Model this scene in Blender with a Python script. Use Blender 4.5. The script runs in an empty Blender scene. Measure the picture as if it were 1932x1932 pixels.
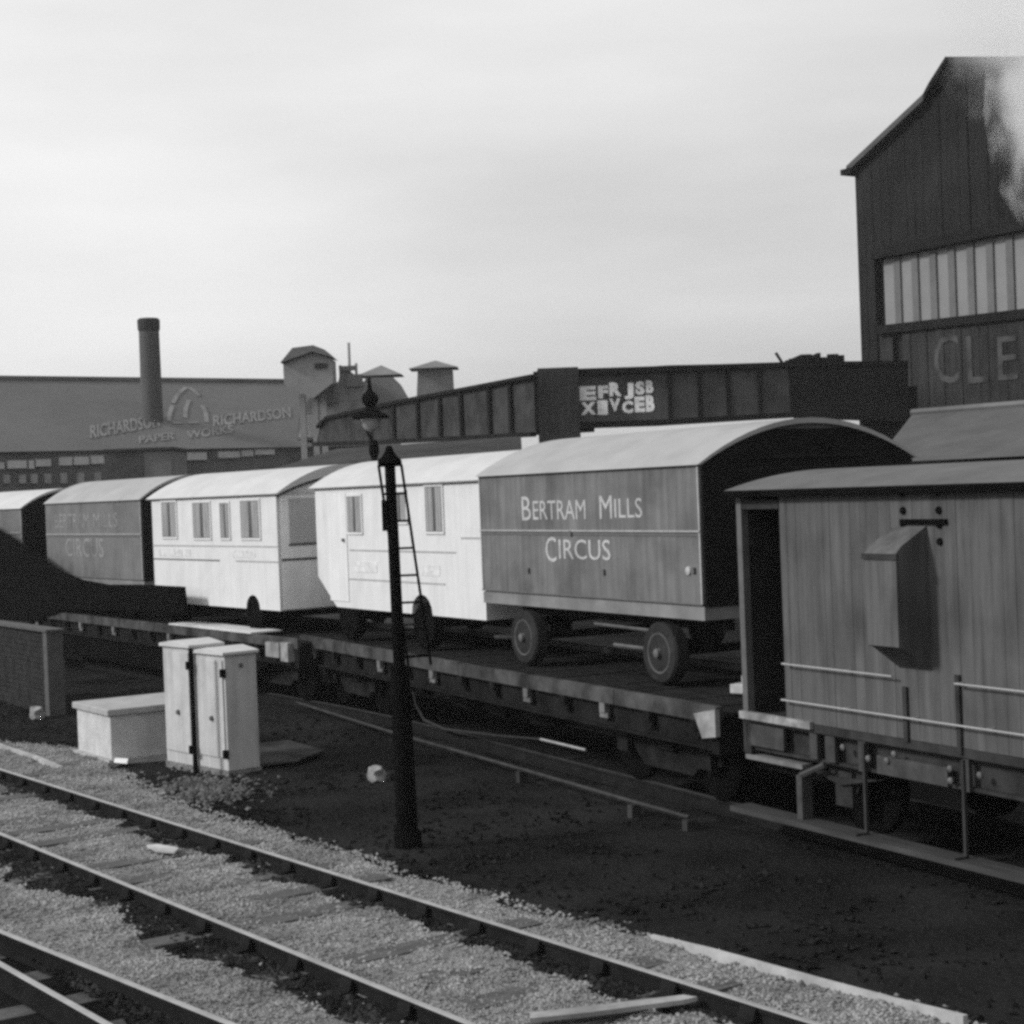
import bpy, math, random
import numpy as np
from mathutils import Vector, Matrix, noise
random.seed(7)
S = bpy.context.scene
COL = S.collection

# ------------------------------------------------------------------ camera
FPX, H = 3300.0, 3.3
ROLL, PITCH, YAW = math.radians(2.2), math.atan(41/3300.0), math.atan(2166/3300.0)
Fh = np.array([-math.cos(YAW), math.sin(YAW), 0]); R0 = np.array([math.sin(YAW), math.cos(YAW), 0]); ZU = np.array([0, 0, 1.0])
FW = Fh*math.cos(PITCH) - ZU*math.sin(PITCH); U0 = np.cross(R0, FW)
IR = math.cos(ROLL)*R0 - math.sin(ROLL)*U0; IU = math.sin(ROLL)*R0 + math.cos(ROLL)*U0
CP = np.array([0, 0, H])
cam = bpy.data.cameras.new('camera'); co = bpy.data.objects.new('camera', cam); COL.objects.link(co)
cam.sensor_width = 36; cam.lens = 36*FPX/1932; cam.clip_start = .1; cam.clip_end = 5000
B = -FW
co.matrix_world = Matrix(((IR[0], IU[0], B[0], CP[0]), (IR[1], IU[1], B[1], CP[1]), (IR[2], IU[2], B[2], CP[2]), (0, 0, 0, 1)))
S.camera = co

def ray(x, y):                       # survey of the photograph: line of sight through a point of it
    return FW + IR*(x-966)/FPX - IU*(y-966)/FPX
def atz(x, y, z=0.0):
    d = ray(x, y); return CP + d*((z-H)/d[2])

class Plane:
    """a real plane in the yard; p(x, y) gives plane coordinates of a sighted point"""
    def __init__(s, o, u, v):
        s.o = np.array(o, float); s.u = np.array(u, float); s.v = np.array(v, float); s.n = np.cross(s.u, s.v)
    def p(s, x, y):
        d = ray(x, y); q = CP + d*(((s.o-CP) @ s.n)/(d @ s.n)) - s.o
        return float(q @ s.u)/float(s.u @ s.u), float(q @ s.v)/float(s.v @ s.v)
def vframe(ox, oy, ang, ly=0.0):
    t = math.radians(ang); u = np.array([math.cos(t), math.sin(t), 0]); w = np.array([-math.sin(t), math.cos(t), 0])
    return Plane(np.array([ox, oy, 0]) + w*ly, u, [0, 0, 1])
def far(depth):                      # vertical plane square to the view at a distance
    q = Fh*depth; return (q[0], q[1], 90-math.degrees(YAW))

# ------------------------------------------------------------------ materials (all grey: a black and white photograph)
MATS = {}
def mat(name, v, var=.25, scale=4.0, rough=.85, bump=.0, bscale=None, streak=0.0, dirt=0.0, spec=.3, stretch=(1, 1, 1)):
    if name in MATS: return MATS[name]
    if v < .06: spec = 0.0 if v < .03 else min(spec, .04)
    m = bpy.data.materials.new(name); m.use_nodes = True; nt = m.node_tree; N = nt.nodes; L = nt.links
    bs = N['Principled BSDF']; bs.inputs['Roughness'].default_value = rough
    bs.inputs['Specular IOR Level'].default_value = spec
    tc = N.new('ShaderNodeTexCoord'); mp = N.new('ShaderNodeMapping'); mp.inputs['Scale'].default_value = stretch
    L.new(tc.outputs['Object'], mp.inputs['Vector'])
    nz = N.new('ShaderNodeTexNoise'); nz.inputs['Scale'].default_value = scale; nz.inputs['Detail'].default_value = 6; nz.inputs['Roughness'].default_value = .65
    L.new(mp.outputs['Vector'], nz.inputs['Vector'])
    mr = N.new('ShaderNodeMapRange'); mr.inputs['From Min'].default_value = .3; mr.inputs['From Max'].default_value = .7
    mr.inputs['To Min'].default_value = v*(1-var); mr.inputs['To Max'].default_value = v*(1+var)
    L.new(nz.outputs['Fac'], mr.inputs['Value']); out = mr.outputs['Result']
    if streak:
        m2 = N.new('ShaderNodeMapping'); m2.inputs['Scale'].default_value = (7, 7, .5); L.new(tc.outputs['Object'], m2.inputs['Vector'])
        n2 = N.new('ShaderNodeTexNoise'); n2.inputs['Scale'].default_value = 1.6; n2.inputs['Detail'].default_value = 5; L.new(m2.outputs['Vector'], n2.inputs['Vector'])
        r2 = N.new('ShaderNodeMapRange'); r2.inputs['From Min'].default_value = .35; r2.inputs['From Max'].default_value = .7
        r2.inputs['To Min'].default_value = 1; r2.inputs['To Max'].default_value = 1-streak; L.new(n2.outputs['Fac'], r2.inputs['Value'])
        mu = N.new('ShaderNodeMath'); mu.operation = 'MULTIPLY'; L.new(out, mu.inputs[0]); L.new(r2.outputs['Result'], mu.inputs[1]); out = mu.outputs[0]
    if dirt:
        n3 = N.new('ShaderNodeTexNoise'); n3.inputs['Scale'].default_value = 1.3; n3.inputs['Detail'].default_value = 8; L.new(tc.outputs['Object'], n3.inputs['Vector'])
        r3 = N.new('ShaderNodeMapRange'); r3.inputs['From Min'].default_value = .48; r3.inputs['From Max'].default_value = .72
        r3.inputs['To Min'].default_value = 1; r3.inputs['To Max'].default_value = 1-dirt; L.new(n3.outputs['Fac'], r3.inputs['Value'])
        mu = N.new('ShaderNodeMath'); mu.operation = 'MULTIPLY'; L.new(out, mu.inputs[0]); L.new(r3.outputs['Result'], mu.inputs[1]); out = mu.outputs[0]
    cb = N.new('ShaderNodeCombineColor')
    for k in ('Red', 'Green', 'Blue'): L.new(out, cb.inputs[k])
    L.new(cb.outputs['Color'], bs.inputs['Base Color'])
    if bump:
        nb = N.new('ShaderNodeTexNoise'); nb.inputs['Scale'].default_value = bscale or scale*6; nb.inputs['Detail'].default_value = 8
        L.new(mp.outputs['Vector'], nb.inputs['Vector'])
        bp = N.new('ShaderNodeBump'); bp.inputs['Strength'].default_value = bump; bp.inputs['Distance'].default_value = .05
        L.new(nb.outputs['Fac'], bp.inputs['Height']); L.new(bp.outputs['Normal'], bs.inputs['Normal'])
    MATS[name] = m; return m

M_cinder = mat('cinder_ground', .0145, .6, .55, .95, .6, 14, spec=.1)
M_ballast = mat('ballast_ground', .21, .45, 14, .95, 1.0, 45, dirt=.35, spec=.15)
M_stone = mat('ballast_stone', .225, .5, 2.3, .95, .3, 40, dirt=.4, spec=.15)
M_railtop = mat('rail_steel', .24, .3, 3, .45, spec=.6)
M_railside = mat('rusty_rail', .014, .3, 5, .9)
M_sleeper = mat('sleeper_timber', .07, .5, 3, .95, .5, stretch=(4, 1, 4))
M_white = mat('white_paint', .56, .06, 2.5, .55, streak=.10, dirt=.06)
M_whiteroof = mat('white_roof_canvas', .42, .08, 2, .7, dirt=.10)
M_whiteend_lift = mat('white_end_lifted', .82, .08, 2.5, .6, streak=.1)  # white lightened on the caravan ends, light put into the colour
M_line = mat('dark_lining', .09, .2, 4)
M_faint = mat('faded_lining', .30, .2, 6)
M_truck = mat('truck_grey_paint', .128, .24, 1.5, .7, .05, 20, streak=.35, dirt=.45)
M_truck2 = mat('second_truck_paint', .125, .2, 1.8, .7, streak=.25, dirt=.3)
M_truckroof = mat('truck_roof_canvas', .28, .10, 1.5, .8, .15, 6, dirt=.14)
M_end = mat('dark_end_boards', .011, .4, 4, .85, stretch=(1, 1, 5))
M_black = mat('black_iron', .0045, .4, 5, .8, spec=.15)
M_dark = mat('dark_underframe', .014, .6, 3, .9, spec=.15)
M_tyre = mat('worn_tyre', .028, .6, 3, .9, dirt=.4)
M_wheelrim = mat('dark_wheel_centre', .006, .5, 6, .85, spec=.15)
M_rim = mat('dusty_wheel_rim', .085, .4, 6, .8)
M_deck = mat('wagon_deck_boards', .018, .5, 2.5, .9, stretch=(1, 5, 5))
M_curb = mat('wagon_side_rail', .055, .75, 2.2, .9, dirt=.6)
M_sole = mat('wagon_solebar', .013, .5, 3, .85, dirt=.3)
M_pale = mat('pale_worn_paint', .38, .35, 4, .8, dirt=.4)
M_letter = mat('cream_lettering', .36, .2, 7, .7, dirt=.25)
M_letter2 = mat('faded_lettering', .19, .25, 6, .8, dirt=.5)
M_glass = mat('curtained_window', .24, .3, 5, .3, spec=.5, stretch=(3, 3, .4))
M_glassdark = mat('dark_window_glass', .06, .3, 2, .15, spec=.5)
M_pane2 = mat('end_window_panel', .42, .06, 3, .4)
M_van = mat('brake_van_boards', .08, .34, 5.0, .85, .1, 20, streak=.30, dirt=.42, stretch=(1.6, 1.6, .16))
M_vanroof = mat('brake_van_roof', .085, .2, 2, .85, .1, dirt=.3)
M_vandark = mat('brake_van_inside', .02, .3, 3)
M_vansole = mat('brake_van_solebar', .032, .5, 3, .85, dirt=.5)
M_rail = mat('white_handrail', .27, .1, 4, .5)
M_cab = mat('cabinet_paint', .42, .12, 3, .6, .03, streak=.22, dirt=.25)
M_conc = mat('concrete', .40, .2, 5, .9, .3, dirt=.3)
M_concdark = mat('rough_footing', .16, .5, 6, .95, .8, dirt=.4)
M_block = mat('sooty_brick', .028, .35, 4, .9, .3)
M_blockpost = mat('grey_post', .06, .3, 4, .9)
M_shed = mat('shed_sheeting', .020, .4, .25, .8, .1, 3, streak=.35)
M_shedlow = mat('shed_low_boards', .030, .4, .5, .85, streak=.4)
M_glazing = mat('roofing_glass', .16, .12, .8, .45)
M_slate = mat('grey_slates', .06, .25, .9, .85, .3, 10, dirt=.25)
M_shedletter = mat('worn_wall_lettering', .055, .5, 1.2, .9, dirt=.7)
M_girder = mat('bridge_plates', .042, .5, .7, .85, streak=.35, dirt=.4)
M_girderdark = mat('bridge_ribs', .013, .3, 1, .85)
M_poster = mat('white_sign_lettering', .82, .3, 3.5, .8, dirt=.35)
M_factroof = mat('factory_roof', .088, .16, .12, .85, stretch=(1, 1, 1), dirt=.1)
M_factwall = mat('factory_wall', .10, .4, .3, .9, dirt=.3)
M_factwin = mat('factory_window', .42, .25, .5, .4)
M_factlet = mat('roof_lettering', .17, .3, .5, .85, dirt=.3)
M_chim = mat('chimney_brick', .06, .2, .6, .9)
M_chimcap = mat('chimney_cap', .035, .2, .6, .9)
M_turwall = mat('turret_wall', .24, .15, .5, .85, dirt=.2)
M_turroof = mat('turret_roof', .14, .2, .5, .85)
M_turdark = mat('turret_dark_wall', .16, .2, .6, .85)
M_lowroof = mat('low_shed_roof', .042, .25, .7, .85, dirt=.2)
M_litter = mat('white_litter', .7, .1, 5)
M_bowl = mat('white_enamel', .25, .08, 5, .4)

# ------------------------------------------------------------------ mesh helpers
class MB:
    def __init__(s): s.v = []; s.f = []; s.sm = []
    def add(s, vs, fs, smooth=False):
        b = len(s.v); s.v += [tuple(map(float, q)) for q in vs]; s.f += [tuple(i+b for i in f) for f in fs]; s.sm += [smooth]*len(fs); return s
    def box(s, x0, x1, y0, y1, z0, z1):
        return s.add([(x0, y0, z0), (x1, y0, z0), (x1, y1, z0), (x0, y1, z0), (x0, y0, z1), (x1, y0, z1), (x1, y1, z1), (x0, y1, z1)],
                     [(0, 3, 2, 1), (4, 5, 6, 7), (0, 1, 5, 4), (1, 2, 6, 5), (2, 3, 7, 6), (3, 0, 4, 7)])
    def prism(s, poly, y0, y1):                      # outline in x-z (anticlockwise seen from -y), pushed through y
        n = len(poly); vs = [(x, y0, z) for x, z in poly] + [(x, y1, z) for x, z in poly]
        return s.add(vs, [tuple(range(n)), tuple(range(2*n-1, n-1, -1))] + [(i, i+n, (i+1) % n+n, (i+1) % n) for i in range(n)])
    def prismx(s, poly, x0, x1):                     # outline in y-z pushed through x
        n = len(poly); vs = [(x0, y, z) for y, z in poly] + [(x1, y, z) for y, z in poly]
        return s.add(vs, [tuple(range(n-1, -1, -1)), tuple(range(n, 2*n))] + [((i+1) % n, (i+1) % n+n, i+n, i) for i in range(n)])
    def tube(s, pts, r, n=8, r2=None):
        pts = [Vector(p) for p in pts]; rings = []
        for i, p in enumerate(pts):
            d = (pts[min(i+1, len(pts)-1)]-pts[max(i-1, 0)]).normalized()
            a = d.cross(Vector((0, 0, 1))) if abs(d.z) < .9 else d.cross(Vector((1, 0, 0)))
            a.normalize(); b = d.cross(a); rr = r if r2 is None else r+(r2-r)*i/(len(pts)-1)
            rings.append([p+a*rr*math.cos(2*math.pi*k/n)+b*rr*math.sin(2*math.pi*k/n) for k in range(n)])
        vs = [q for rg in rings for q in rg]; fs = []
        for i in range(len(pts)-1):
            for k in range(n): fs.append((i*n+k, i*n+(k+1) % n, (i+1)*n+(k+1) % n, (i+1)*n+k))
        fs.append(tuple(range(n-1, -1, -1))); fs.append(tuple(range((len(pts)-1)*n, len(pts)*n)))
        return s.add(vs, fs, True)
    def lathe(s, prof, c=(0, 0, 0), n=20, axis='z'):
        vs = []
        for r, h in prof:
            for k in range(n):
                a = 2*math.pi*k/n; x, y = r*math.cos(a), r*math.sin(a)
                q = (x, y, h) if axis == 'z' else (x, h, y)
                vs.append((q[0]+c[0], q[1]+c[1], q[2]+c[2]))
        fs = [(i*n+k, i*n+(k+1) % n, (i+1)*n+(k+1) % n, (i+1)*n+k) for i in range(len(prof)-1) for k in range(n)]
        fs += [tuple(range(n-1, -1, -1)), tuple(range((len(prof)-1)*n, len(prof)*n))]
        return s.add(vs, fs, True)
    def build(s, name, m, parent=None, bevel=0):
        me = bpy.data.meshes.new(name); me.from_pydata(s.v, [], s.f); me.materials.append(m)
        me.polygons.foreach_set('use_smooth', s.sm)
        o = bpy.data.objects.new(name, me); COL.objects.link(o)
        if any(s.sm) or True: me.validate()
        import bmesh
        bm = bmesh.new(); bm.from_mesh(me); bmesh.ops.recalc_face_normals(bm, faces=bm.faces); bm.to_mesh(me); bm.free()
        if any(s.sm):
            try: me.set_sharp_from_angle(angle=math.radians(40))
            except Exception: pass
        if bevel:
            b = o.modifiers.new('edge', 'BEVEL'); b.width = bevel; b.segments = 2; b.limit_method = 'ANGLE'
        if parent is not None: o.parent = parent
        return o
def tag(o, label=None, cat=None, group=None, kind=None):
    if label: o['label'] = label
    if cat: o['category'] = cat
    if group: o['group'] = group
    if kind: o['kind'] = kind
    return o
def thing(name, label, cat, loc=(0, 0, 0), ang=0, group=None):
    o = bpy.data.objects.new(name, None); COL.objects.link(o); o.location = loc; o.rotation_euler = (0, 0, math.radians(ang)); o.empty_display_size = .2
    return tag(o, label, cat, group)
def dup(o, parent):
    c = o.copy(); COL.objects.link(c); c.parent = parent
    for ch in list(o.children): dup(ch, c)
    return c
def text_mesh(name, txt, x0, x1, z0, z1, y, m, parent, th=.004, bold=.0, shear=0.0, slope=0.0):
    cu = bpy.data.curves.new('glyphs', 'FONT'); cu.body = txt; cu.extrude = .02; cu.offset = bold; cu.resolution_u = 3
    to = bpy.data.objects.new('glyphs', cu); COL.objects.link(to)
    dg = bpy.context.evaluated_depsgraph_get(); me = bpy.data.meshes.new_from_object(to.evaluated_get(dg))
    bpy.data.objects.remove(to); bpy.data.curves.remove(cu)
    vs = [v.co.copy() for v in me.vertices]
    ax, bx = min(v.x for v in vs), max(v.x for v in vs); ay, by = min(v.y for v in vs), max(v.y for v in vs)
    for v in me.vertices:
        u = (v.co.x-ax)/(bx-ax); w = (v.co.y-ay)/(by-ay); d = th if v.co.z > 0 else -.001
        v.co = (x0+u*(x1-x0)+shear*w, y-d, z0+w*(z1-z0)+slope*u)
    me.name = name; me.materials.clear(); me.materials.append(m)
    o = bpy.data.objects.new(name, me); COL.objects.link(o); o.parent = parent; return o
def arc(y0, y1, z, rise, n=18):
    return [(y0+(y1-y0)*i/n, z+rise*(1-(2*i/n-1)**2)) for i in range(n+1)]

# ------------------------------------------------------------------ ground
GZ = -.13
def edge_pts():
    px = [(-300, 1330), (0, 1395), (143, 1405), (213, 1428), (273, 1478), (333, 1505), (427, 1535), (540, 1571), (644, 1593), (748, 1631), (988, 1699), (1160, 1739), (1417, 1812), (1817, 1917), (2100, 1990)]
    return [atz(x, y, -.08) for x, y in px]
EDGE = edge_pts()
def edge_y(x):
    xs = [p[0] for p in EDGE]; ys = [p[1] for p in EDGE]
    return float(np.interp(x, xs, ys))
xs = [-700, -500, -300, -150, -90, -60] + [-48+.3*i for i in range(164)] + [4, 10, 40, 150, 400, 700]
ys = [-700, -400, -150, -40, -10, 0, 2, 3] + [3.5+.25*i for i in range(60)] + [20, 24, 30, 40, 60, 100, 200, 400, 700]
g = MB(); vs = []
for y in ys:
    for x in xs:
        z = GZ-.04
        if -50 < x < 3 and 3 < y < 19: z += .05*noise.noise((x*.8, y*.8, 3.1))+.02*noise.noise((x*3, y*3, 0))
        vs.append((x, y, z))
nx = len(xs); fs = [(j*nx+i, j*nx+i+1, (j+1)*nx+i+1, (j+1)*nx+i) for j in range(len(ys)-1) for i in range(nx-1)]
tag(g.add(vs, fs, True).build('ground', M_cinder), 'dark cinder ground of the railway yard', kind='structure')

RA = lambda x: 7.01+.0402*(x+13.62)
RB = lambda x: 5.5+.0365*(x+12.7)
RC = lambda x: 4.05+.1175*(x+13.73)
# ballast bed of the near track
b = MB(); vs = []; bx = [-70+.5*i for i in range(80)]+[-30+.1*i for i in range(320)]
rows = 46
for x in bx:
    far_y = edge_y(x)+.12*noise.noise((x*1.7, 0, 9)); near_y = 4.15 + .045*(x+14) + .1*noise.noise((x*2, 5, 0))
    for j in range(rows):
        t = j/(rows-1); y = near_y+(far_y-near_y)*t
        z = -.115+.03*noise.noise((x*1.5, y*1.5, 1))+.02*noise.noise((x*5, y*5, 4))
        if j in (0, rows-1): z = -.2
        vs.append((x, y, z))
fs = [(i*rows+j, (i+1)*rows+j, (i+1)*rows+j+1, i*rows+j+1) for i in range(len(bx)-1) for j in range(rows-1)]
def dark_zone(x, y):  # ragged band of darker ballast on the near side of the rails
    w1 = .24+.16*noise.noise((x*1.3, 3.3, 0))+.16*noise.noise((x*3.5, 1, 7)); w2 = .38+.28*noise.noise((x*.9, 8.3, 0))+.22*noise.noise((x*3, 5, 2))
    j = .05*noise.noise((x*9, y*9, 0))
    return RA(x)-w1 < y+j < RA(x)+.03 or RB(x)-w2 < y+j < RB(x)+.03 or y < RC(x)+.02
bo_ = b.add(vs, fs, True).build('ballast', M_ballast); bo_.data.materials.append(mat('dark_ballast', .016, .7, 7, .95, 1.0, 30))
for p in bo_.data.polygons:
    if dark_zone(p.center.x, p.center.y): p.material_index = 1
tag(bo_, 'pale stone ballast bed under the near track', kind='structure')

# loose stones
def stones(name, label, n, sampler, r0, r1, m, zb):
    verts = np.zeros((n*6, 3)); faces = []
    base = np.array([(1, 0, 0), (-1, 0, 0), (0, 1, 0), (0, -1, 0), (0, 0, 1), (0, 0, -1)], float)
    tri = [(0, 2, 4), (2, 1, 4), (1, 3, 4), (3, 0, 4), (2, 0, 5), (1, 2, 5), (3, 1, 5), (0, 3, 5)]
    for i in range(n):
        x, y, z = sampler(); r = random.uniform(r0, r1)
        q = base*np.array([random.uniform(.7, 1.4), random.uniform(.7, 1.3), random.uniform(.5, 1)])*r
        q += np.random.uniform(-.35, .35, (6, 3))*r
        a = random.uniform(0, 6.28); c, s_ = math.cos(a), math.sin(a)
        q = q @ np.array([[c, -s_, 0], [s_, c, 0], [0, 0, 1]])
        verts[i*6:i*6+6] = q + (x, y, z+zb+r*.2); faces += [(u+i*6, v+i*6, w+i*6) for u, v, w in tri]
    me = bpy.data.meshes.new(name); me.from_pydata(verts.tolist(), [], faces); me.materials.append(m)
    o = bpy.data.objects.new(name, me); COL.objects.link(o); return tag(o, label, 'stones', kind='stuff')
np.random.seed(3)
RA = lambda x: 7.01+.0402*(x+13.62)
RB = lambda x: 5.5+.0365*(x+12.7)
def samp_ballast():
    while True:
        x = -6-22*random.random()**1.1 if random.random() < .85 else random.uniform(-55, -26)
        lo, hi = 4.2+.045*(x+14), edge_y(x)+.05
        y = lo+(hi-lo)*random.random()
        if random.random() < .002: y = hi+abs(random.gauss(0, .06))
        dn = min(abs(y-RA(x)), abs(y-RB(x)))
        if dn < .09: continue
        if dark_zone(x, y) and random.random() < .96: continue
        sx_ = (x+70+.38-.035*(y-6.2)) % .76
        if .25 < sx_ < .51 and random.random() < .3: continue
        k = noise.noise((x*1.1, y*1.6, 2.5))
        if k < -.18 and random.random() < .65: continue
        return x, y, -.115+.03*noise.noise((x*1.5, y*1.5, 1))+.02*noise.noise((x*5, y*5, 4))
stones('ballast_stones', 'pale broken stone ballast spread between and beside the near rails', 52000, samp_ballast, .009, .022, M_stone, 0)
def samp_dark():
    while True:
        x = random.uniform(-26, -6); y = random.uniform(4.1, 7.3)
        if dark_zone(x, y) and min(abs(y-RA(x)), abs(y-RB(x))) > .08: return x, y, -.115+.03*noise.noise((x*1.5, y*1.5, 1))
stones('dark_stones', 'black stones packed along the near rails', 9000, samp_dark, .012, .03, mat('dark_stone', .022, .9, 3, .95), 0)
def samp_cinder():
    x = random.uniform(-32, -4); y = edge_y(x)+abs(random.gauss(0, 2.0)); return x, y, GZ-.04
stones('clinker', 'dark lumps of clinker and ash strewn over the cinder ground', 5000, samp_cinder, .015, .04, mat('clinker', .013, .6, 3, .95), 0)

# ------------------------------------------------------------------ tracks
def rail_obj(name, pts, parent):
    """flat bottomed rail swept along a plan line, head at z = 0"""
    prof = [(-.065, -.15), (.065, -.15), (.065, -.135), (.012, -.12), (.012, -.045), (.028, -.035), (.028, -.004), (.022, 0), (-.022, 0), (-.028, -.004), (-.028, -.035), (-.012, -.045), (-.012, -.12), (-.065, -.135)]
    m = MB(); vs = []; n = len(prof)
    for i, p in enumerate(pts):
        a = np.array(pts[max(i-1, 0)]); c = np.array(pts[min(i+1, len(pts)-1)]); d = (c-a)/np.linalg.norm(c-a); w = np.array([-d[1], d[0]])
        for o_, z in prof: vs.append((p[0]+w[0]*o_, p[1]+w[1]*o_, z))
    fs = [(i*n+k, (i+1)*n+k, (i+1)*n+(k+1) % n, i*n+(k+1) % n) for i in range(len(pts)-1) for k in range(n)]
    fs += [tuple(range(n)), tuple(range(len(pts)*n-1, (len(pts)-1)*n-1, -1))]
    o = m.add(vs, fs).build(name, M_railside, parent); o.data.materials.append(M_railtop)
    for p in o.data.polygons:
        if p.normal.z > .5 and p.center.z > -.01: p.material_index = 1
    return o
def line(f, x0, x1, n=40): return [(x0+(x1-x0)*i/n, f(x0+(x1-x0)*i/n)) for i in range(n+1)]
tr = thing('railway_track', 'main running track through pale ballast, crossing the foreground below the white cabinets', 'railway track', (0, 0, 0))
rail_obj('rail', line(RA, -75, 2), tr); rail_obj('rail', line(RB, -75, 2), tr)
sl = None
for k in range(92):
    x = -70+k*.76; yc = (RA(x)+RB(x))/2
    if sl is None:
        m = MB(); m.box(-.13, .13, -1.3, 1.3, -.13, 0); sl = o = m.build('sleeper', M_sleeper, tr)
    else:
        o = sl.copy(); COL.objects.link(o)
    o.location = (x, yc, -.112+random.uniform(-.012, .008)); o.rotation_euler = (0, 0, math.radians(2+random.uniform(-1, 1)))
RC = lambda x: 4.05+.1175*(x+13.73)
chair0 = None
for k in range(92):
    x = -70+k*.76
    if not -26 < x < -6: continue
    for f_ in (RA, RB):
        if chair0 is None:
            m = MB(); m.prismx([(-.15, -.150), (.15, -.150), (.15, -.128), (.07, -.118), (.05, -.05), (.03, -.05), (.03, -.12), (-.03, -.12), (-.03, -.05), (-.05, -.05), (-.07, -.118), (-.15, -.128)], -.07, .07); chair0 = o = m.build('rail_chair', M_railside, tr)
        else:
            o = chair0.copy(); COL.objects.link(o)
        o.location = (x, f_(x), .035); o.rotation_euler = (0, 0, math.radians(2.2))
RD = lambda x: 3.75+.046*(x+12.72)
t2 = thing('railway_track', 'bright rails of the nearest track cutting across the bottom left corner', 'railway track')
rail_obj('rail', line(RC, -22, -4), t2); rail_obj('rail', line(RD, -60, 2), t2)
m = MB()
for k in range(28):
    x = -28+k*.8
    o = sl.copy(); COL.objects.link(o); o.parent = t2; o.location = (x, RD(x)-.55, -.165); o.rotation_euler = (0, 0, math.radians(2))
def sid_edge(x):                                     # near edge line of the wagons on the siding
    return float(np.interp(x, [-90, -36, -25.2, -23, -18.84, -13.33, -9.28, 0], [12.3, 12.3, 12.3, 12.25, 11.74, 11.11, 10.62, 9.55]))
def smooth_edge(x): return sum(sid_edge(x+d) for d in (-2, -1, 0, 1, 2))/5
SN = lambda x: smooth_edge(x)+.52
SF = lambda x: smooth_edge(x)+.52+1.5
sl2 = sl.copy(); sl2.data = sl.data.copy(); sl2.data.materials[0] = mat('buried_sleeper', .02, .5, 4, .95)
t3 = thing('railway_track', 'curving siding track beneath the flat wagons and brake van', 'railway track')
for F_ in (SN, SF):
    o = rail_obj('rail', line(F_, -80, 3, 90), t3); o.data.materials[1] = mat('rusty_siding_rail', .045, .4, 3, .8)
for k in range(80):
    x = -58+k*.76
    o = sl2.copy(); COL.objects.link(o); o.parent = t3; o.location = (x, (SN(x)+SF(x))/2, -.172); o.rotation_euler = (0, 0, math.atan((SN(x+.5)-SN(x-.5))))
bpy.data.objects.remove(sl2)
# rodding along the siding
pts = [atz(x, y, -.02) for x, y in [(560, 1325), (760, 1388), (984, 1451), (1196, 1513), (1300, 1542)]]
m = MB(); m.tube([tuple(p) for p in pts], .022, 6)
for p in pts[1:]:
    m.box(p[0]-.04, p[0]+.04, p[1]-.06, p[1]+.06, -.2, -.045)
tag(m.build('point_rod', mat('worn_rod', .035, .5, 2, .6)), 'thin point rod running along the ground in front of the siding', 'point rod')

# ------------------------------------------------------------------ wagons
def wheel(parent, x, y, z, r, w, side=-1, name='wheel', mt=None, mrim=None, n=22, spokes=0):
    """road or rail wheel; axis along y, outer face on the given side"""
    m = MB(); m.lathe([(r*.62, -w/2), (r*.93, -w/2), (r, -w*.36), (r, w*.36), (r*.93, w/2), (r*.62, w/2)], (0, 0, 0), n, 'y')
    o = m.build(name, mt or M_tyre, parent); o.location = (x, y, z)
    k = MB(); s = side
    k.lathe([(r*.66, s*w*.30), (r*.62, s*w*.40), (r*.55, s*w*.05), (r*.2, s*w*.05), (r*.14, s*w*.3), (r*.1, s*w*.3)], (0, 0, 0), n, 'y')
    for q in range(7):
        a = 2*math.pi*q/7; k.tube([(r*.1*math.cos(a), s*w*.28, r*.1*math.sin(a)), (r*.62*math.cos(a), s*w*.26, r*.62*math.sin(a))], r*.05, 5)
    k.build('rim', mrim or M_wheelrim, o)
    if mrim is None:
        rg_ = MB(); rg_.lathe([(r*.68, s*w*.46), (r*.66, s*w*.53), (r*.60, s*w*.50), (r*.58, s*w*.40)], (0, 0, 0), n, 'y'); rg_.build('rim_ring', mat('grey_rim_ring', .075, .5, 6, .8, dirt=.4), o)
        hb = MB(); hb.lathe([(r*.16, s*w*.5), (r*.15, s*w*.72), (r*.08, s*w*.78)], (0, 0, 0), 10, 'y'); hb.build('hub', M_rim, o)
    return o
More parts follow.
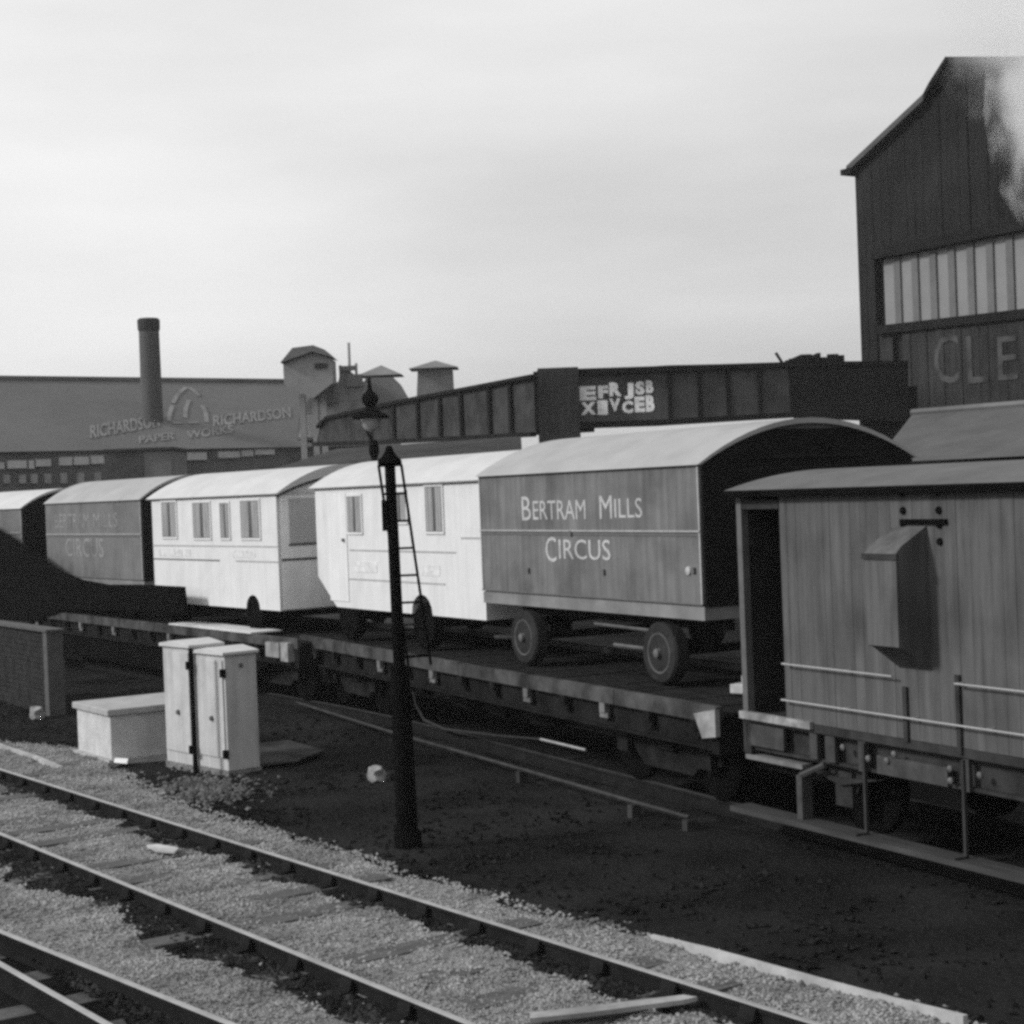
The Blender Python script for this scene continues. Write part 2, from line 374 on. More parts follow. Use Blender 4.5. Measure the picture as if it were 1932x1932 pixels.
def flat_wagon(label, org, ang, x0, x1, W=2.45, bogies=True):
    t = thing('flat_wagon', label, 'flat wagon', org, ang, 'railway wagons on the siding')
    m = MB(); n = int((x1-x0)/.24); s = (x1-x0)/n
    for i in range(n): m.box(x0+i*s+.006, x0+(i+1)*s-.006, .09, W-.09, .96, 1.0+random.uniform(0, .012))
    m.build('deck', M_deck, t)
    for y0, y1 in ((0, .085), (W-.085, W)):
        m = MB(); k = 6; L = (x1-x0)/k
        for i in range(k): m.box(x0+i*L+.008, x0+(i+1)*L-.008, y0+random.uniform(0, .008), y1, .91, 1.075+random.uniform(-.008, .008))
        m.build('curb_rail', M_curb, t)
    for y in (.1, W-.2):
        m = MB(); m.box(x0+.1, x1-.1, y, y+.1, .62, .93); m.box(x0+.1, x1-.1, y-.05, y, .62, .65); m.box(x0+.1, x1-.1, y-.05, y, .90, .93); m.build('solebar', M_sole, t)
    for i in range(int((x1-x0)/.95)):
        x = x0+.55+i*.95
        m = MB(); m.box(x-.06, x+.06, .0, .07, .80, .905); m.box(x-.09, x+.09, .02, .05, .74, .80)
        m.build('stake_pocket', mat('worn_pocket', .11, .6, 6, .85, dirt=.5) if (i*7) % 5 < 2 else M_sole, t)
    for x in (x0, x1-.14):
        m = MB(); m.box(x, x+.14, .02, W-.02, .60, .935); m.build('headstock', M_sole, t)
    for x, sx in ((x0, -1), (x1, 1)):
        for y in (.40, W-.40):
            m = MB(); m.tube([(x, y, .78), (x+sx*.18, y, .78)], .09, 10); m.tube([(x+sx*.18, y, .78), (x+sx*.22, y, .78)], .17, 14); m.build('buffer', M_black, t)
    for bx in (x0+1.55, x1-1.55):
        bg = MB()
        for y in (.36, W-.42):
            bg.box(bx-1.05, bx+1.05, y, y+.06, .38, .56); bg.prism([(bx-.5, .22), (bx+.5, .22), (bx+.7, .38), (bx-.7, .38)], y, y+.05)
            for wx in (-.85, .85): bg.box(bx+wx-.12, bx+wx+.12, y-.08, y, .34, .6)
        bg.box(bx-.2, bx+.2, .3, W-.3, .45, .62)
        bo = bg.build('bogie', M_dark, t)
        for wx in (-.85, .85):
            for y, sd in ((.50, -1), (W-.50, 1)): wheel(bo, bx+wx, y, .43, .43, .12, sd, 'wheel', M_black, M_dark)
    return t
# right hand wagon
ORG_R = (-13.33, 11.10, 0); ANG_R = -7.1
PR = vframe(ORG_R[0], ORG_R[1], ANG_R)
xr0 = PR.p(566, 1207)[0]
fw = flat_wagon('dark flat wagon with pocketed edge carrying the grey lettered circus truck', ORG_R, ANG_R, xr0, -.05)
# pale corner bracket and brake lever, truss rod
m = MB(); q = [PR.p(x, y) for x, y in [(1318, 1345), (1358, 1338), (1360, 1390), (1334, 1392)]]
m.prism([(q[3][0], q[3][1]), (q[2][0], q[2][1]), (q[1][0], q[1][1]), (q[0][0], q[0][1])], -.06, -.005); m.build('corner_bracket', mat('grey_bracket', .21, .4, 6, .85, dirt=.4), fw)
PL = vframe(ORG_R[0], ORG_R[1], ANG_R, .3)
pts = [PL.p(x, y) for x, y in [(775, 1270), (785, 1330), (800, 1358), (840, 1376), (940, 1388), (1024, 1394), (1112, 1414)]]
m = MB(); m.tube([(a, .3, b) for a, b in pts[:5]], .02, 6); m.build('truss_rod', mat('dull_rod', .03, .3, 2), fw)
m = MB(); m.tube([(pts[4][0], .3, pts[4][1]), (pts[5][0], .27, pts[5][1])], .014, 6); m.build('lever_link', mat('dull_rod', .03), fw)
m = MB(); m.tube([(pts[5][0], .27, pts[5][1]), (pts[6][0], .25, pts[6][1])], .016, 6); m.build('brake_lever', mat('worn_lever', .26, .3, 4), fw)
m = MB()
for bx in (-7.6, -6.4, -5.2): m.box(bx, bx+.5, .5, .9, .35, .62)
m.box(-8.2, -3.9, .62, .72, .5, .56); m.build('brake_gear', M_dark, fw)
# left hand wagon
xl1 = atz(552, 1209, 1.05)[0]; ORG_L = (xl1, 12.30, 0)
PLW = vframe(xl1, 12.30, 0)
fl = flat_wagon('low wagon at the left with a deep black side girder swept up at one end', ORG_L, 0, -13.5, 0)
g = [PLW.p(x, y) for x, y in [(-60, 965), (0, 1000), (45, 1028), (85, 1058), (120, 1080), (155, 1094), (205, 1103), (270, 1103), (348, 1107), (354, 1157), (250, 1152), (125, 1150), (60, 1172), (-60, 1170)]]
m = MB(); m.prism(g[::-1], -.06, .02); m.build('side_girder', M_black, fl)
m = MB(); m.prism(g[::-1], 2.43, 2.5); m.build('side_girder', M_black, fl)
m = MB(); m.prism([(-13.4, .18), (-2.6, .18), (-1.2, .62), (-13.4, .62)], .12, .2); m.build('shade_plate', M_black, fl)  # black plate added below the solebar to darken the space under the wagon
a = PLW.p(320, 1180)[0]; c = PLW.p(475, 1195)[0]
m = MB(); m.box(a, c, -.02, .55, 1.075, 1.10); m.build('deck_plate', mat('pale_deck_plate', .5, .2, 3, .7, dirt=.3), fl)
q0 = PLW.p(505, 1200); q1 = PLW.p(553, 1246)
m = MB(); m.box(q0[0], q0[0]+.5, -.05, .3, .74, .98); m.box(q0[0]+.62, q1[0]-.02, -.08, .25, .70, 1.0); m.build('corner_bracket', mat('grey_bracket', .21, .4, 6, .85, dirt=.4), fl)
m = MB(); q = PLW.p(100, 1200); q2 = PLW.p(118, 1240); m.box(q[0]-.9, q[0]+.3, -.02, .05, q2[1], q[1]-.02); m.build('side_plate', M_dark, fl)

# ------------------------------------------------------------------ circus trucks
def circus_truck(label, org, ang, L, W, zb, ze, zs, rise, wheels, r, mbody, lettering, zmid, deck=1.03):
    t = thing('circus_truck', label, 'circus truck', org, ang, 'grey circus trucks loaded on the wagons')
    sec = [(.0, zb), (W, zb), (W, ze)] + arc(W, 0, ze, rise)[1:-1] + [(0, ze)]
    m = MB(); m.prismx(sec, -L, -.03); m.build('body', mbody, t)
    e = MB(); n = 9; zt = ze+rise-.04
    for i in range(n):                               # boarded end
        a = zb-.02+(zt-zb)*i/n; c = zb-.02+(zt-zb)*(i+1)/n-.012
        def half(z): return W/2-.03 if z <= ze else (W/2-.03)*math.sqrt(max(0, 1-(z-ze)/rise))
        ha, hc = half(a), half(c); hm = half((a+c)/2)
        e.prismx([(W/2-ha, a), (W/2+ha, a), (W/2+hm, (a+c)/2), (W/2+hc, c), (W/2-hc, c), (W/2-hm, (a+c)/2)], -.03, -.004+random.uniform(0, .01))
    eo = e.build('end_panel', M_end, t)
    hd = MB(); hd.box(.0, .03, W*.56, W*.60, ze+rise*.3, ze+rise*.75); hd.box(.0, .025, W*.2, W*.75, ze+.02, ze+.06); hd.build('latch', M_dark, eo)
    o1 = arc(-.05, W+.05, ze-.02, rise+.07); o2 = arc(W-.0, 0, ze-.02, rise+.01)
    m = MB(); m.prismx(o1+o2, -L-.03, .03); m.build('roof', M_truckroof, t)
    for z, h, d in ((zmid, .018, .02), (zmid-.045, .03, .008)):
        m = MB(); m.box(-L+.01, -.03, -d, .001, z, z+h); m.build('side_strip', M_faint if d > .01 else M_line, t)
    m = MB(); m.box(-L, -.03, -.012, .0005, zb-.005, zb+.012); m.build('side_strip', M_line, t)
    for x in (-L+.012, -.055):
        m = MB(); m.box(x, x+.025, -.01, .001, zb, ze); m.build('corner_strip', M_faint, t)
    m = MB(); m.box(-L+.0, -.02, .01, W-.01, zs, zb-.02); m.build('sill', mat('sill_paint', .16, .3, 2, .8, dirt=.35), t)
    m = MB(); m.box(-L+.2, -.3, .5, .6, zs-.16, zs); m.box(-L+.2, -.3, W-.6, W-.5, zs-.16, zs); m.build('chassis', M_dark, t)
    for x in sorted(set(round(a, 2) for a in wheels)):
        ax = MB(); ax.tube([(x, .12, deck+r), (x, W-.12, deck+r)], .05, 8); ax.box(x-.3, x+.3, .5, .58, deck+r+.03, deck+r+.12); ax.build('axle', M_dark, t)
    for x in wheels:
        wheel(t, x, .12, deck+r, r, .2, -1); wheel(t, x, W-.12, deck+r, r, .2, 1)
    for (txt, x0, x1, z0, z1, mm) in lettering: text_mesh('lettering', txt, x0, x1, z0, z1, 0, mm, t, .005, .0)
    return t
OT = (-14.74, 12.13); AT = -5
PT = vframe(OT[0], OT[1], AT)
p_ = lambda x, y: PT.p(x, y)
lt = [p_(985, 982), p_(1105, 933), p_(1132, 983), p_(1212, 933), p_(1030, 1062), p_(1152, 1012)]
tk = circus_truck('grey arched circus truck lettered BERTRAM MILLS CIRCUS, nearest the brake van', (OT[0], OT[1], 0), AT, 5.25, 3.02, 1.97, 3.52, 1.80, .42,
    [p_(1240, 1230)[0], p_(985, 1210)[0]], .355, M_truck,
    [('B', p_(985, 960)[0], p_(1002, 960)[0], p_(994, 982)[1], p_(994, 937)[1], M_letter), ('ERTRAM', p_(1006, 960)[0], p_(1105, 960)[0], p_(1055, 980)[1], p_(1055, 944)[1], M_letter),
     ('M', p_(1132, 960)[0], p_(1155, 960)[0], p_(1143, 979)[1], p_(1143, 935)[1], M_letter), ('ILLS', p_(1160, 960)[0], p_(1212, 960)[0], p_(1186, 977)[1], p_(1186, 940)[1], M_letter),
     ('C', p_(1030, 1037)[0], p_(1050, 1037)[0], p_(1040, 1060)[1], p_(1040, 1013)[1], M_letter), ('IRCUS', p_(1055, 1037)[0], p_(1152, 1037)[0], p_(1105, 1056)[1], p_(1105, 1018)[1], M_letter)], p_(1100, 1003)[1])
for x, y in ((1078, 1006), (998, 1076), (1140, 1079), (1310, 1076)):
    a, c = p_(x, y); m = MB(); m.box(a-.03, a+.03, -.03, .0, c-.03, c+.03); m.build('catch', M_line, tk)   # small fittings on the truck side
m = MB(); a, c = p_(1300, 1077); m.lathe([(.05, 0), (.045, -.02), (.0, -.03)], (a, 0, c), 12, 'y'); m.build('marker_lamp', M_letter, tk)
m = MB(); a = p_(900, 1200)
m.tube([(a[0]-.6, .6, 1.25), (a[0]+1.2, .6, 1.36)], .03, 6); m.build('drawbar', M_rim, tk)
m = MB(); m.tube([(p_(1090, 1187)[0], .25, 1.62), (p_(1215, 1190)[0], .25, 1.60)], .02, 6); m.tube([(p_(1120, 1225)[0], .3, 1.38), (p_(1215, 1225)[0], .3, 1.37)], .022, 6); m.build('brake_rod', M_rim, tk)
O3 = (-32.6, 12.85); P3 = vframe(O3[0], O3[1], 1)
q = [P3.p(265, 938), P3.p(86, 952)]
xr = q[0][0]; L3 = xr-q[1][0]
O3 = (O3[0]+xr*math.cos(math.radians(1)), O3[1]+xr*math.sin(math.radians(1))); P3 = vframe(O3[0], O3[1], 1)
e1, e2, e3, e4 = P3.p(105, 996), P3.p(222, 967), P3.p(125, 1050), P3.p(195, 1016)
circus_truck('grey circus truck with pale arched roof behind the first white caravan', (O3[0], O3[1], 0), 1, L3, 2.3, 1.80, q[0][1]-.03, 1.66, .40, [-.9, -L3+1.1], .33, M_truck2,
    [('BERTRAM', e1[0], e1[0]+(e2[0]-e1[0])*.56, e1[1], e2[1], M_letter2), ('MILLS', e1[0]+(e2[0]-e1[0])*.63, e2[0], e1[1], e2[1], M_letter2), ('CIRCUS', e3[0], e4[0], e3[1], e4[1], M_letter2)], P3.p(170, 1009)[1])
P4 = vframe(-39, 12.9, 1); q = P4.p(36, 958)
O4 = (-39+q[0], 12.92)
circus_truck('farthest circus truck, its bright white roof cut by the left edge of the photo', (O4[0], O4[1], 0), 1, 5.5, 2.3, 1.85, q[1], 1.7, .38, [-.9, -4.4], .33, M_truck2, [], q[1]-.6)
t4_ = [o for o in bpy.data.objects if o.get('label', '').startswith('farthest circus')][0]
for o in t4_.children:
    if o.name.startswith('roof'): o.data.materials.clear(); o.data.materials.append(M_whiteroof)

# ------------------------------------------------------------------ white caravans
def caravan(label, org, ang, L, W, zb, ze, rise, wins, lines, wheels, r, ends=True, chamfer=None, panels=(), deck=1.03, door=None):
    t = thing('circus_caravan', label, 'caravan', org, ang, 'white circus caravans on the wagons')
    side = [(-L, zb), (0, zb), (0, ze), (-L, ze)]
    if chamfer: side = [(-L, chamfer[1]), (-L+chamfer[0], zb), (0, zb), (0, ze), (-L, ze)]
    ow = [(x, rr) for x, rr in wheels if rr]
    out = []                                         # wheel arches cut in the lower edge
    base = side[1:2] if chamfer else side[0:1]
    lo = [side[0]]+([side[1]] if chamfer else [])
    for x, rr in sorted(ow):
        lo += [(x-rr, zb)]+[(x-rr*math.cos(math.pi*k/8), zb+rr*.9*math.sin(math.pi*k/8)) for k in range(1, 8)]+[(x+rr, zb)]
    poly = lo+[(0, zb), (0, ze), (-L, ze)]
    m = MB(); m.prism(poly, 0, W); bd = m.build('body', M_white, t)
    e = MB(); e.prismx(arc(0.02, W-.02, ze-.01, rise-.10), -L+.02, -.02); e.build('gable', M_whiteend_lift, t)
    ov = .07
    o1 = arc(-ov, W+ov, ze-.01, rise+.06); o2 = arc(W+ov-.02, -ov+.02, ze-.03, rise-.10)
    m = MB(); m.prismx(o1+o2, -L-.12, .16); m.build('roof', M_whiteroof, t)
    d1 = arc(.0, W, ze-.045, rise-.10); d2 = arc(W, 0, ze-.085, rise-.10)
    m = MB(); m.prismx(d1+d2, .0, .02); m.build('roof_gap_shade', M_line, t)  # dark arc painted for the shadow under the overhanging roof end
    m = MB(); m.box(-L, 0, -.012, .0, ze-.05, ze-.03); m.build('eave_bead', M_faint, t)
    for (x0, z0, x1, z1) in wins:
        f = MB(); w = .035
        f.box(x0-w, x1+w, -.018, .001, z1, z1+w); f.box(x0-w, x1+w, -.022, .001, z0-w, z0); f.box(x0-w, x0, -.018, .001, z0, z1); f.box(x1, x1+w, -.018, .001, z0, z1)
        fo = f.build('window', M_white, t)
        g_ = MB(); g_.box(x0, x1, -.006, .001, z0, z1); g_.build('pane', M_glassdark, fo)
        for q0, q1 in ((x0, x0+(x1-x0)*.40), (x1-(x1-x0)*.42, x1)):
            cu_ = MB(); n_ = 5
            for i_ in range(n_): cu_.box(q0+(q1-q0)*i_/n_, q0+(q1-q0)*(i_+1)/n_, -.010-.004*(i_ % 2), -.006, z0+.01, z1-.01)
            cu_.build('curtain', M_glass, fo)
    for (x0, x1, z, mm) in lines:
        m = MB(); m.box(x0, x1, -.007, .001, z-.012, z+.012); m.build('lining', mm, t)
    for (x0, z0, x1, z1) in panels:
        m = MB(); m.box(x0, x1, -.005, .001, z0, z1); m.build('name_panel', mat('faded_name_panel', .50, .3, 9, .7), t)
    if door:
        x0, z0, x1, z1 = door
        m = MB(); m.box(x0, x1, -.012, .001, z0, z1); d_ = m.build('door', mat('door_white', .58, .06, 3, .6, streak=.1), t)
        h = MB(); h.box(x1-.12, x1-.08, -.05, -.012, z0+.95, z0+1.0); h.build('handle', M_line, d_)
    m = MB(); m.box(-L+.7, -.1, .35, W-.35, zb-.12, zb-.002)
    for x, rr in wheels: m.tube([(x, .1, deck+r), (x, W-.1, deck+r)], .04, 8)
    m.build('underframe', M_black, t)
    for x, rr in wheels: wheel(t, x, .1, deck+r, r, .18, -1, 'wheel', M_black, M_dark); wheel(t, x, W-.1, deck+r, r, .18, 1, 'wheel', M_black, M_dark)
    return t
# first caravan
P1 = vframe(-26.45, 12.72, 1)
c0 = P1.p(529, 1153); zb = c0[1]; o1x = -26.45+c0[0]
P1 = vframe(o1x, 12.72, 1); k = P1.p
Lc = -k(288, 1000)[0]; zev = k(522, 930)[1]
W1 = []
for (x0, y0, x1, y1) in [(308, 947, 332, 1013), (367, 948, 396, 1015), (418, 949, 432, 1015), (457, 944, 489, 1015)]:
    a, bq = k(x0, y1), k(x1, y0); W1.append((a[0], a[1], bq[0], bq[1]))
zl1, zl2 = k(300, 1029)[1], k(360, 1056)[1]
cv = caravan('white caravan with four side windows, standing left of the signal post', (o1x, 12.72, 0), 1, Lc, 2.55, zb, zev, .40, W1,
    [(-Lc, -.02, zl1, M_faint), (-Lc, k(415, 1056)[0], zl2, M_line), (k(445, 1060)[0], -.02, zl2, M_faint)],
    [(k(478, 1150)[0], .27), (-Lc+1.0, 0)], .33, panels=[(k(300, 1050)[0], zl2+.06, k(360, 1050)[0], zl1-.06), (k(440, 1050)[0], zl2+.06, k(482, 1050)[0], zl1-.06)])
# its end wall: corner posts, big panel, belt lines
W = 2.55
m = MB(); m.box(-.001, .012, .06, W-.06, zb+.02, zev-.05); ew = m.build('end_wall', M_whiteend_lift, cv)
m = MB(); m.box(.012, .02, .22, 1.0, k(530, 1026)[1], zev-.1); m.build('pane', M_pane2, ew)
m = MB(); m.box(.012, .022, .2, 1.05, k(530, 1029)[1]-.02, k(530, 1029)[1]+.02); m.box(.012, .022, .06, W-.1, k(530, 1057)[1]-.02, k(530, 1057)[1]+.02); m.build('lining', M_line, ew)
m = MB(); m.box(.012, .03, 1.02, 1.12, k(530, 1029)[1], zev-.05); m.build('door_post', M_faint, ew)
# second caravan
O2 = (-20.5, 12.75); A2 = -3; P2 = vframe(O2[0], O2[1], A2)
c0 = P2.p(918, 1169)
O2 = (O2[0]+c0[0]*math.cos(math.radians(A2)), O2[1]+c0[0]*math.sin(math.radians(A2))); P2 = vframe(O2[0], O2[1], A2); k = P2.p
zb = k(800, 1160)[1]; zev = k(830, 908)[1]; L2 = -k(597, 1000)[0]
W2 = []
for (x0, y0, x1, y1) in [(658, 936, 681, 1004), (743, 928, 766, 985), (806, 917, 834, 1003)]:
    a, bq = k(x0, y1), k(x1, y0); W2.append((a[0], a[1], bq[0], bq[1]))
ch = k(597, 1087)[1]; cx = k(636, 1149)[0]+L2
d0, d1 = k(624, 1100), k(652, 932)
caravan('white caravan with chamfered rear corner, directly behind the signal post and ladder', (O2[0], O2[1], 0), A2, L2, 2.4, zb, zev, .36, W2,
    [(k(660, 1040)[0], k(860, 1041)[0], k(800, 1041)[1], M_faint), (k(645, 1100)[0], k(840, 1100)[0], k(800, 1100)[1], M_faint), (k(870, 1015)[0], -.05, k(880, 1015)[1], M_faint)],
    [(k(797, 1165)[0], .33), (k(655, 1155)[0], 0)], .34, chamfer=(cx, ch), panels=[(k(670, 1070)[0], k(690, 1080)[1], k(712, 1070)[0], k(690, 1060)[1]), (k(796, 1070)[0], k(800, 1086)[1], k(830, 1070)[0], k(800, 1066)[1])],
    door=(d0[0], zb+.1, d1[0], d1[1]))

# timber chocks on the deck behind the truck
for dx, dy, yy, L_ in ((.15, 0, 1.55, .6), (.1, .0, .75, .55)):
    t_ = thing('timber_chock', 'pale timber chock %s' % ('on the deck by the truck end, the farther of two' if yy > 1 else 'on the deck by the truck end, the nearer of two'), 'chock', (OT[0]+.45+dx, OT[1]+yy-.55, 1.03), 12, 'timber chocks on the wagon deck')
    m = MB(); m.box(-L_/2, L_/2, -.09, .09, 0, .10); m.build('block', M_pale, t_, .01); m = MB(); m.prism([(-.12, .10), (.12, .10), (-.12, .2)], -.08, .08); m.build('wedge', M_pale, t_)

# ------------------------------------------------------------------ brake van
OV = (-12.07, 11.06); AV = -5.5; PV = vframe(OV[0], OV[1], AV); k = PV.p
bv = thing('brake_van', 'grey boarded brake van with open dark verandah and side lookout, at the right edge', 'brake van', (OV[0], OV[1], 0), AV, 'railway wagons on the siding')
xv0, xb, xv1, WV = k(1396, 1100)[0], k(1475, 1100)[0], 6.2, 2.4
m = MB(); x = xb; i = 0
while x < xv1:
    bw_ = random.choice((.10, .14, .16, .13)); m.box(x+.0015, x+bw_-.0015, random.uniform(0, .005), .05, 1.05, 3.2); x += bw_
m.box(xb, xv1, .05, .08, 1.05, 3.2); m.box(xb, xv1, WV-.08, WV, 1.05, 3.2); m.box(xv1-.05, xv1, .08, WV-.08, 1.05, 3.2)
m.build('wall', M_van, bv)
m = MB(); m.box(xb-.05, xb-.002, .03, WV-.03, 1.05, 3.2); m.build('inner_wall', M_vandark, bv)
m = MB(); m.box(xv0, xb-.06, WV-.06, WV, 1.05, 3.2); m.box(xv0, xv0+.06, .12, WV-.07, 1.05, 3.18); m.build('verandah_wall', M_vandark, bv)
m = MB(); m.box(xv0-.02, xv0+.06, 0, .08, 1.0, 3.2); m.build('verandah_post', mat('grey_post_paint', .085, .3, 3), bv)
m = MB(); m.box(xv0+.06, xb-.03, .01, .07, 3.03, 3.12); m.build('verandah_beam', M_vansole, bv)
m = MB(); m.box(xv0-.04, xv1, .0, WV, .97, 1.045); m.build('floor', M_vansole, bv)
m = MB(); zap = vframe(OV[0], OV[1], AV, 1.2).p(1932, 867)[1]; rs_ = zap-3.215; o1 = arc(-.09, WV+.09, 3.215, rs_); o2 = arc(WV+.06, -.06, 3.195, rs_-.03); m.prismx(o1+o2, xv0-.09, xv1+.1); m.build('roof', M_vanroof, bv)
m = MB(); m.box(xv0-.08, xv1+.1, -.11, -.07, 3.15, 3.205); m.build('gutter', M_black, bv)
# lookout (ducket)
dl, dt = k(1628, 1040); dr, db = k(1697, 1225); dd = .34
f = lambda x, y: vframe(OV[0], OV[1], AV, -dd).p(x, y)
(a0, z1), (a1, z0) = f(1630, 1044), f(1696, 1222)
m = MB(); m.prismx([(-dd, z0), (-dd, z1), (-dd+.06, z1+.06), (.0, z1+.22), (.0, z0-.22), (-dd+.06, z0-.02)][::-1], a0, a1); du = m.build('ducket', M_van, bv)
m = MB(); m.box(a0-.02, a1+.02, -dd-.012, -dd+.0, z1-.05, z1); m.build('beading', M_vansole, du)
for zz in (3.15, 3.0, 2.88, 2.74):
    for xx in (a0+.12, a1+.16): m = MB(); m.lathe([(.035, 0), (.03, -.018), (0, -.022)], (xx, 0, zz), 8, 'y'); m.build('bolt', M_black, bv)
m = MB(); m.box(a0+.1, a1+.26, -.03, .0, z1+.235, z1+.275); m.build('strap', M_black, bv)
for xx, za, zc in ((a0+.05, 1.03, 1.5), (a1+.3, 1.0, 1.65), (a0-.35, 2.0, 2.12)):
    m = MB(); m.box(xx, xx+.05, -.025, .0, za, zc); m.build('strap', M_vansole, bv)
for zz, xa, xc in ((1.585, xb+.05, a0-.02), (1.585, a1+.35, xv1), (1.245, xb+.02, xv1)):
    m = MB(); m.tube([(xa, -.07, zz), (xc, -.07, zz+.0)], .009, 6)
    xx = xa+.03
    while xx < xc: m.box(xx-.01, xx+.01, -.07, .0, zz-.01, zz+.01); xx += .9
    m.build('handrail', M_rail, bv)
m = MB(); m.box(xv0, xv1, .12, .2, .69, .97); m.box(xv0, xv1, .06, .12, .69, .72); m.box(xv0, xv1, .06, .12, .94, .97); m.build('solebar', M_vansole, bv)
for x0, x1, za, zc in ((-.95, -.35, .74, .95), (.05, .16, .72, .96), (.28, .42, .72, .96), (.75, .85, .69, .97), (1.0, 1.9, .70, .86), (2.1, 2.16, .69, .97)):
    m = MB(); m.box(x0, x1, .02, .06, za, zc); m.build('solebar_plate', mat('solebar_plates', .048, .4, 4, .8, dirt=.4), bv)
for q in ((.55, .88), (.9, .82), (1.15, .83), (1.25, .9), (1.95, .86), (1.95, .76), (2.3, .85)):
    m = MB(); m.lathe([(.03, .02), (.03, -.0), (0, -.02)], (q[0], .0, q[1]), 8, 'y'); m.build('bolt', mat('worn_bolts', .09, .4, 6), bv)
(sx0, sz0), (sx1, sz1) = vframe(OV[0], OV[1], AV, -.1).p(1380, 1520), vframe(OV[0], OV[1], AV, -.1).p(1932, 1668)
m = MB(); zf = (sz0+sz1)/2
m.box(sx0, xv1, -.12, .12, zf-.02, zf+.03); m.build('footboard', mat('footboard_timber', .042, .4, 3, .9, stretch=(.4, 4, 4)), bv)
for px in (1630, 1816):
    xx = k(px, 1480)[0]; m = MB(); m.box(xx-.015, xx+.015, .0, .03, zf, .95); m.box(xx-.015, xx+.015, -.12, .03, zf+.03, zf+.05); m.build('footboard_hanger', mat('dull_iron', .03, .3, 4), bv)
for xx in (.35, 3.6):
    m = MB(); m.box(xx-.12, xx+.12, .16, .3, .3, .62); m.prism([(xx-.3, .69), (xx-.12, .4), (xx+.12, .4), (xx+.3, .69)], .2, .22); m.prism([(xx-.6, .62), (xx, .5), (xx+.6, .62), (xx, .56)], .12, .18); m.build('axle_guard', M_vansole, bv)
    for y, sd in ((.5, -1), (WV-.5, 1)): wheel(bv, xx, y, .46, .46, .13, sd, 'wheel', M_black, M_dark)
(ax_, az_) = k(1512, 1480); m = MB(); m.box(ax_-.05, ax_+.03, -.02, .1, zf+.03, .55); m.tube([(ax_, 0, .55), (ax_+.3, .05, .68)], .03, 6); m.build('step_bracket', mat('pale_bracket', .05, .4, 4), bv)
m = MB(); m.box(xv0-.06, xv0+.06, .02, WV-.02, .66, .97); m.build('headstock', M_vansole, bv)
m = MB(); m.box(xv0-.04, xb+.4, -.04, .02, 1.0, 1.07); m.build('door_plate', mat('pale_threshold', .2, .6, 7, .8, dirt=.6), bv)
for y in (.42, WV-.42):
    m = MB(); m.tube([(xv0-.05, y, .8), (xv0-.2, y, .8)], .08, 10); m.tube([(xv0-.2, y, .8), (xv0-.23, y, .8)], .16, 14); m.build('buffer', M_black, bv)
m = MB(); m.box(sx0+.1, sx0+1.0, .02, .14, .60, .645); m.build('step', mat('pale_step', .12, .4, 4), bv)

# ------------------------------------------------------------------ signal post with ladder
pb = atz(770, 1592, GZ)
PS = vframe(pb[0], pb[1], 90-math.degrees(YAW)); k = PS.p
sp = thing('signal_post', 'black signal post with pointed finial and side ladder, in front of the second white caravan', 'signal post', (pb[0], pb[1], GZ), 90-math.degrees(YAW)+3)
top = k(733, 868)[1]-GZ; tip = k(731, 843)[1]-GZ
lean = k(735, 868)[0]
def sx(z): return lean*z/top
m = MB(); m.tube([(0, 0, -.1), (sx(1.75), 0, 1.75)], .105, 12, .095); m.tube([(sx(1.75), 0, 1.75), (sx(top), 0, top)], .06, 12, .052); m.build('post', M_black, sp)
m = MB(); m.lathe([(.14, -.08), (.135, .10), (.11, .14)], (0, 0, 0), 12); m.build('base', M_black, sp)
m = MB(); m.lathe([(.12, 0), (.115, .03), (.08, .06), (.06, .09), (.04, .12), (.04, .14), (.02, .17), (.0, tip-top+.02)], (sx(top), 0, top-.03), 14); m.build('finial', M_black, sp)
a, c = k(742, 945); m = MB(); m.box(sx(c)-.10, sx(c)-.03, -.05, .05, c-.16, c+.14); m.build('signal_box', M_black, sp)
r1, r2 = k(757, 876), k(794, 1128); dxdz = (r1[0]-r2[0])/(r1[1]-r2[1]); rx = lambda z: r1[0]+dxdz*(z-r1[1])
lw = r1[0]-k(714, 876)[0]; zt = r1[1]
zl0 = 1.6; ld = MB(); ld.tube([(0, 0, zl0+.1-GZ), (rx(zl0+.1), .2, zl0+.1-GZ)], .014, 6)
for off in (0, -lw): ld.tube([(rx(zl0)+off, .2, zl0-GZ), (rx(zt)+off, .06, zt-GZ+.0)], .016, 6)
lo_ = ld.build('ladder', M_black, sp)
for i in range(15):
    z = GZ+.2+i*.27
    if z > zt-.05: break
    if z < zl0: continue
    y = .2-.14*(z-zl0)/(zt-zl0)
    g_ = MB(); g_.tube([(rx(z)-lw, y, z-GZ), (rx(z), y, z-GZ)], .013, 6); g_.build('rung', M_black, lo_)
m = MB(); m.tube([(sx(top-.05), 0, top-.05), (r1[0], .06, zt-GZ)], .02, 6); m.tube([(sx(top-.05), 0, top-.05), (r1[0]-lw, .06, zt-GZ)], .02, 6); m.build('ladder_stay', M_black, sp)

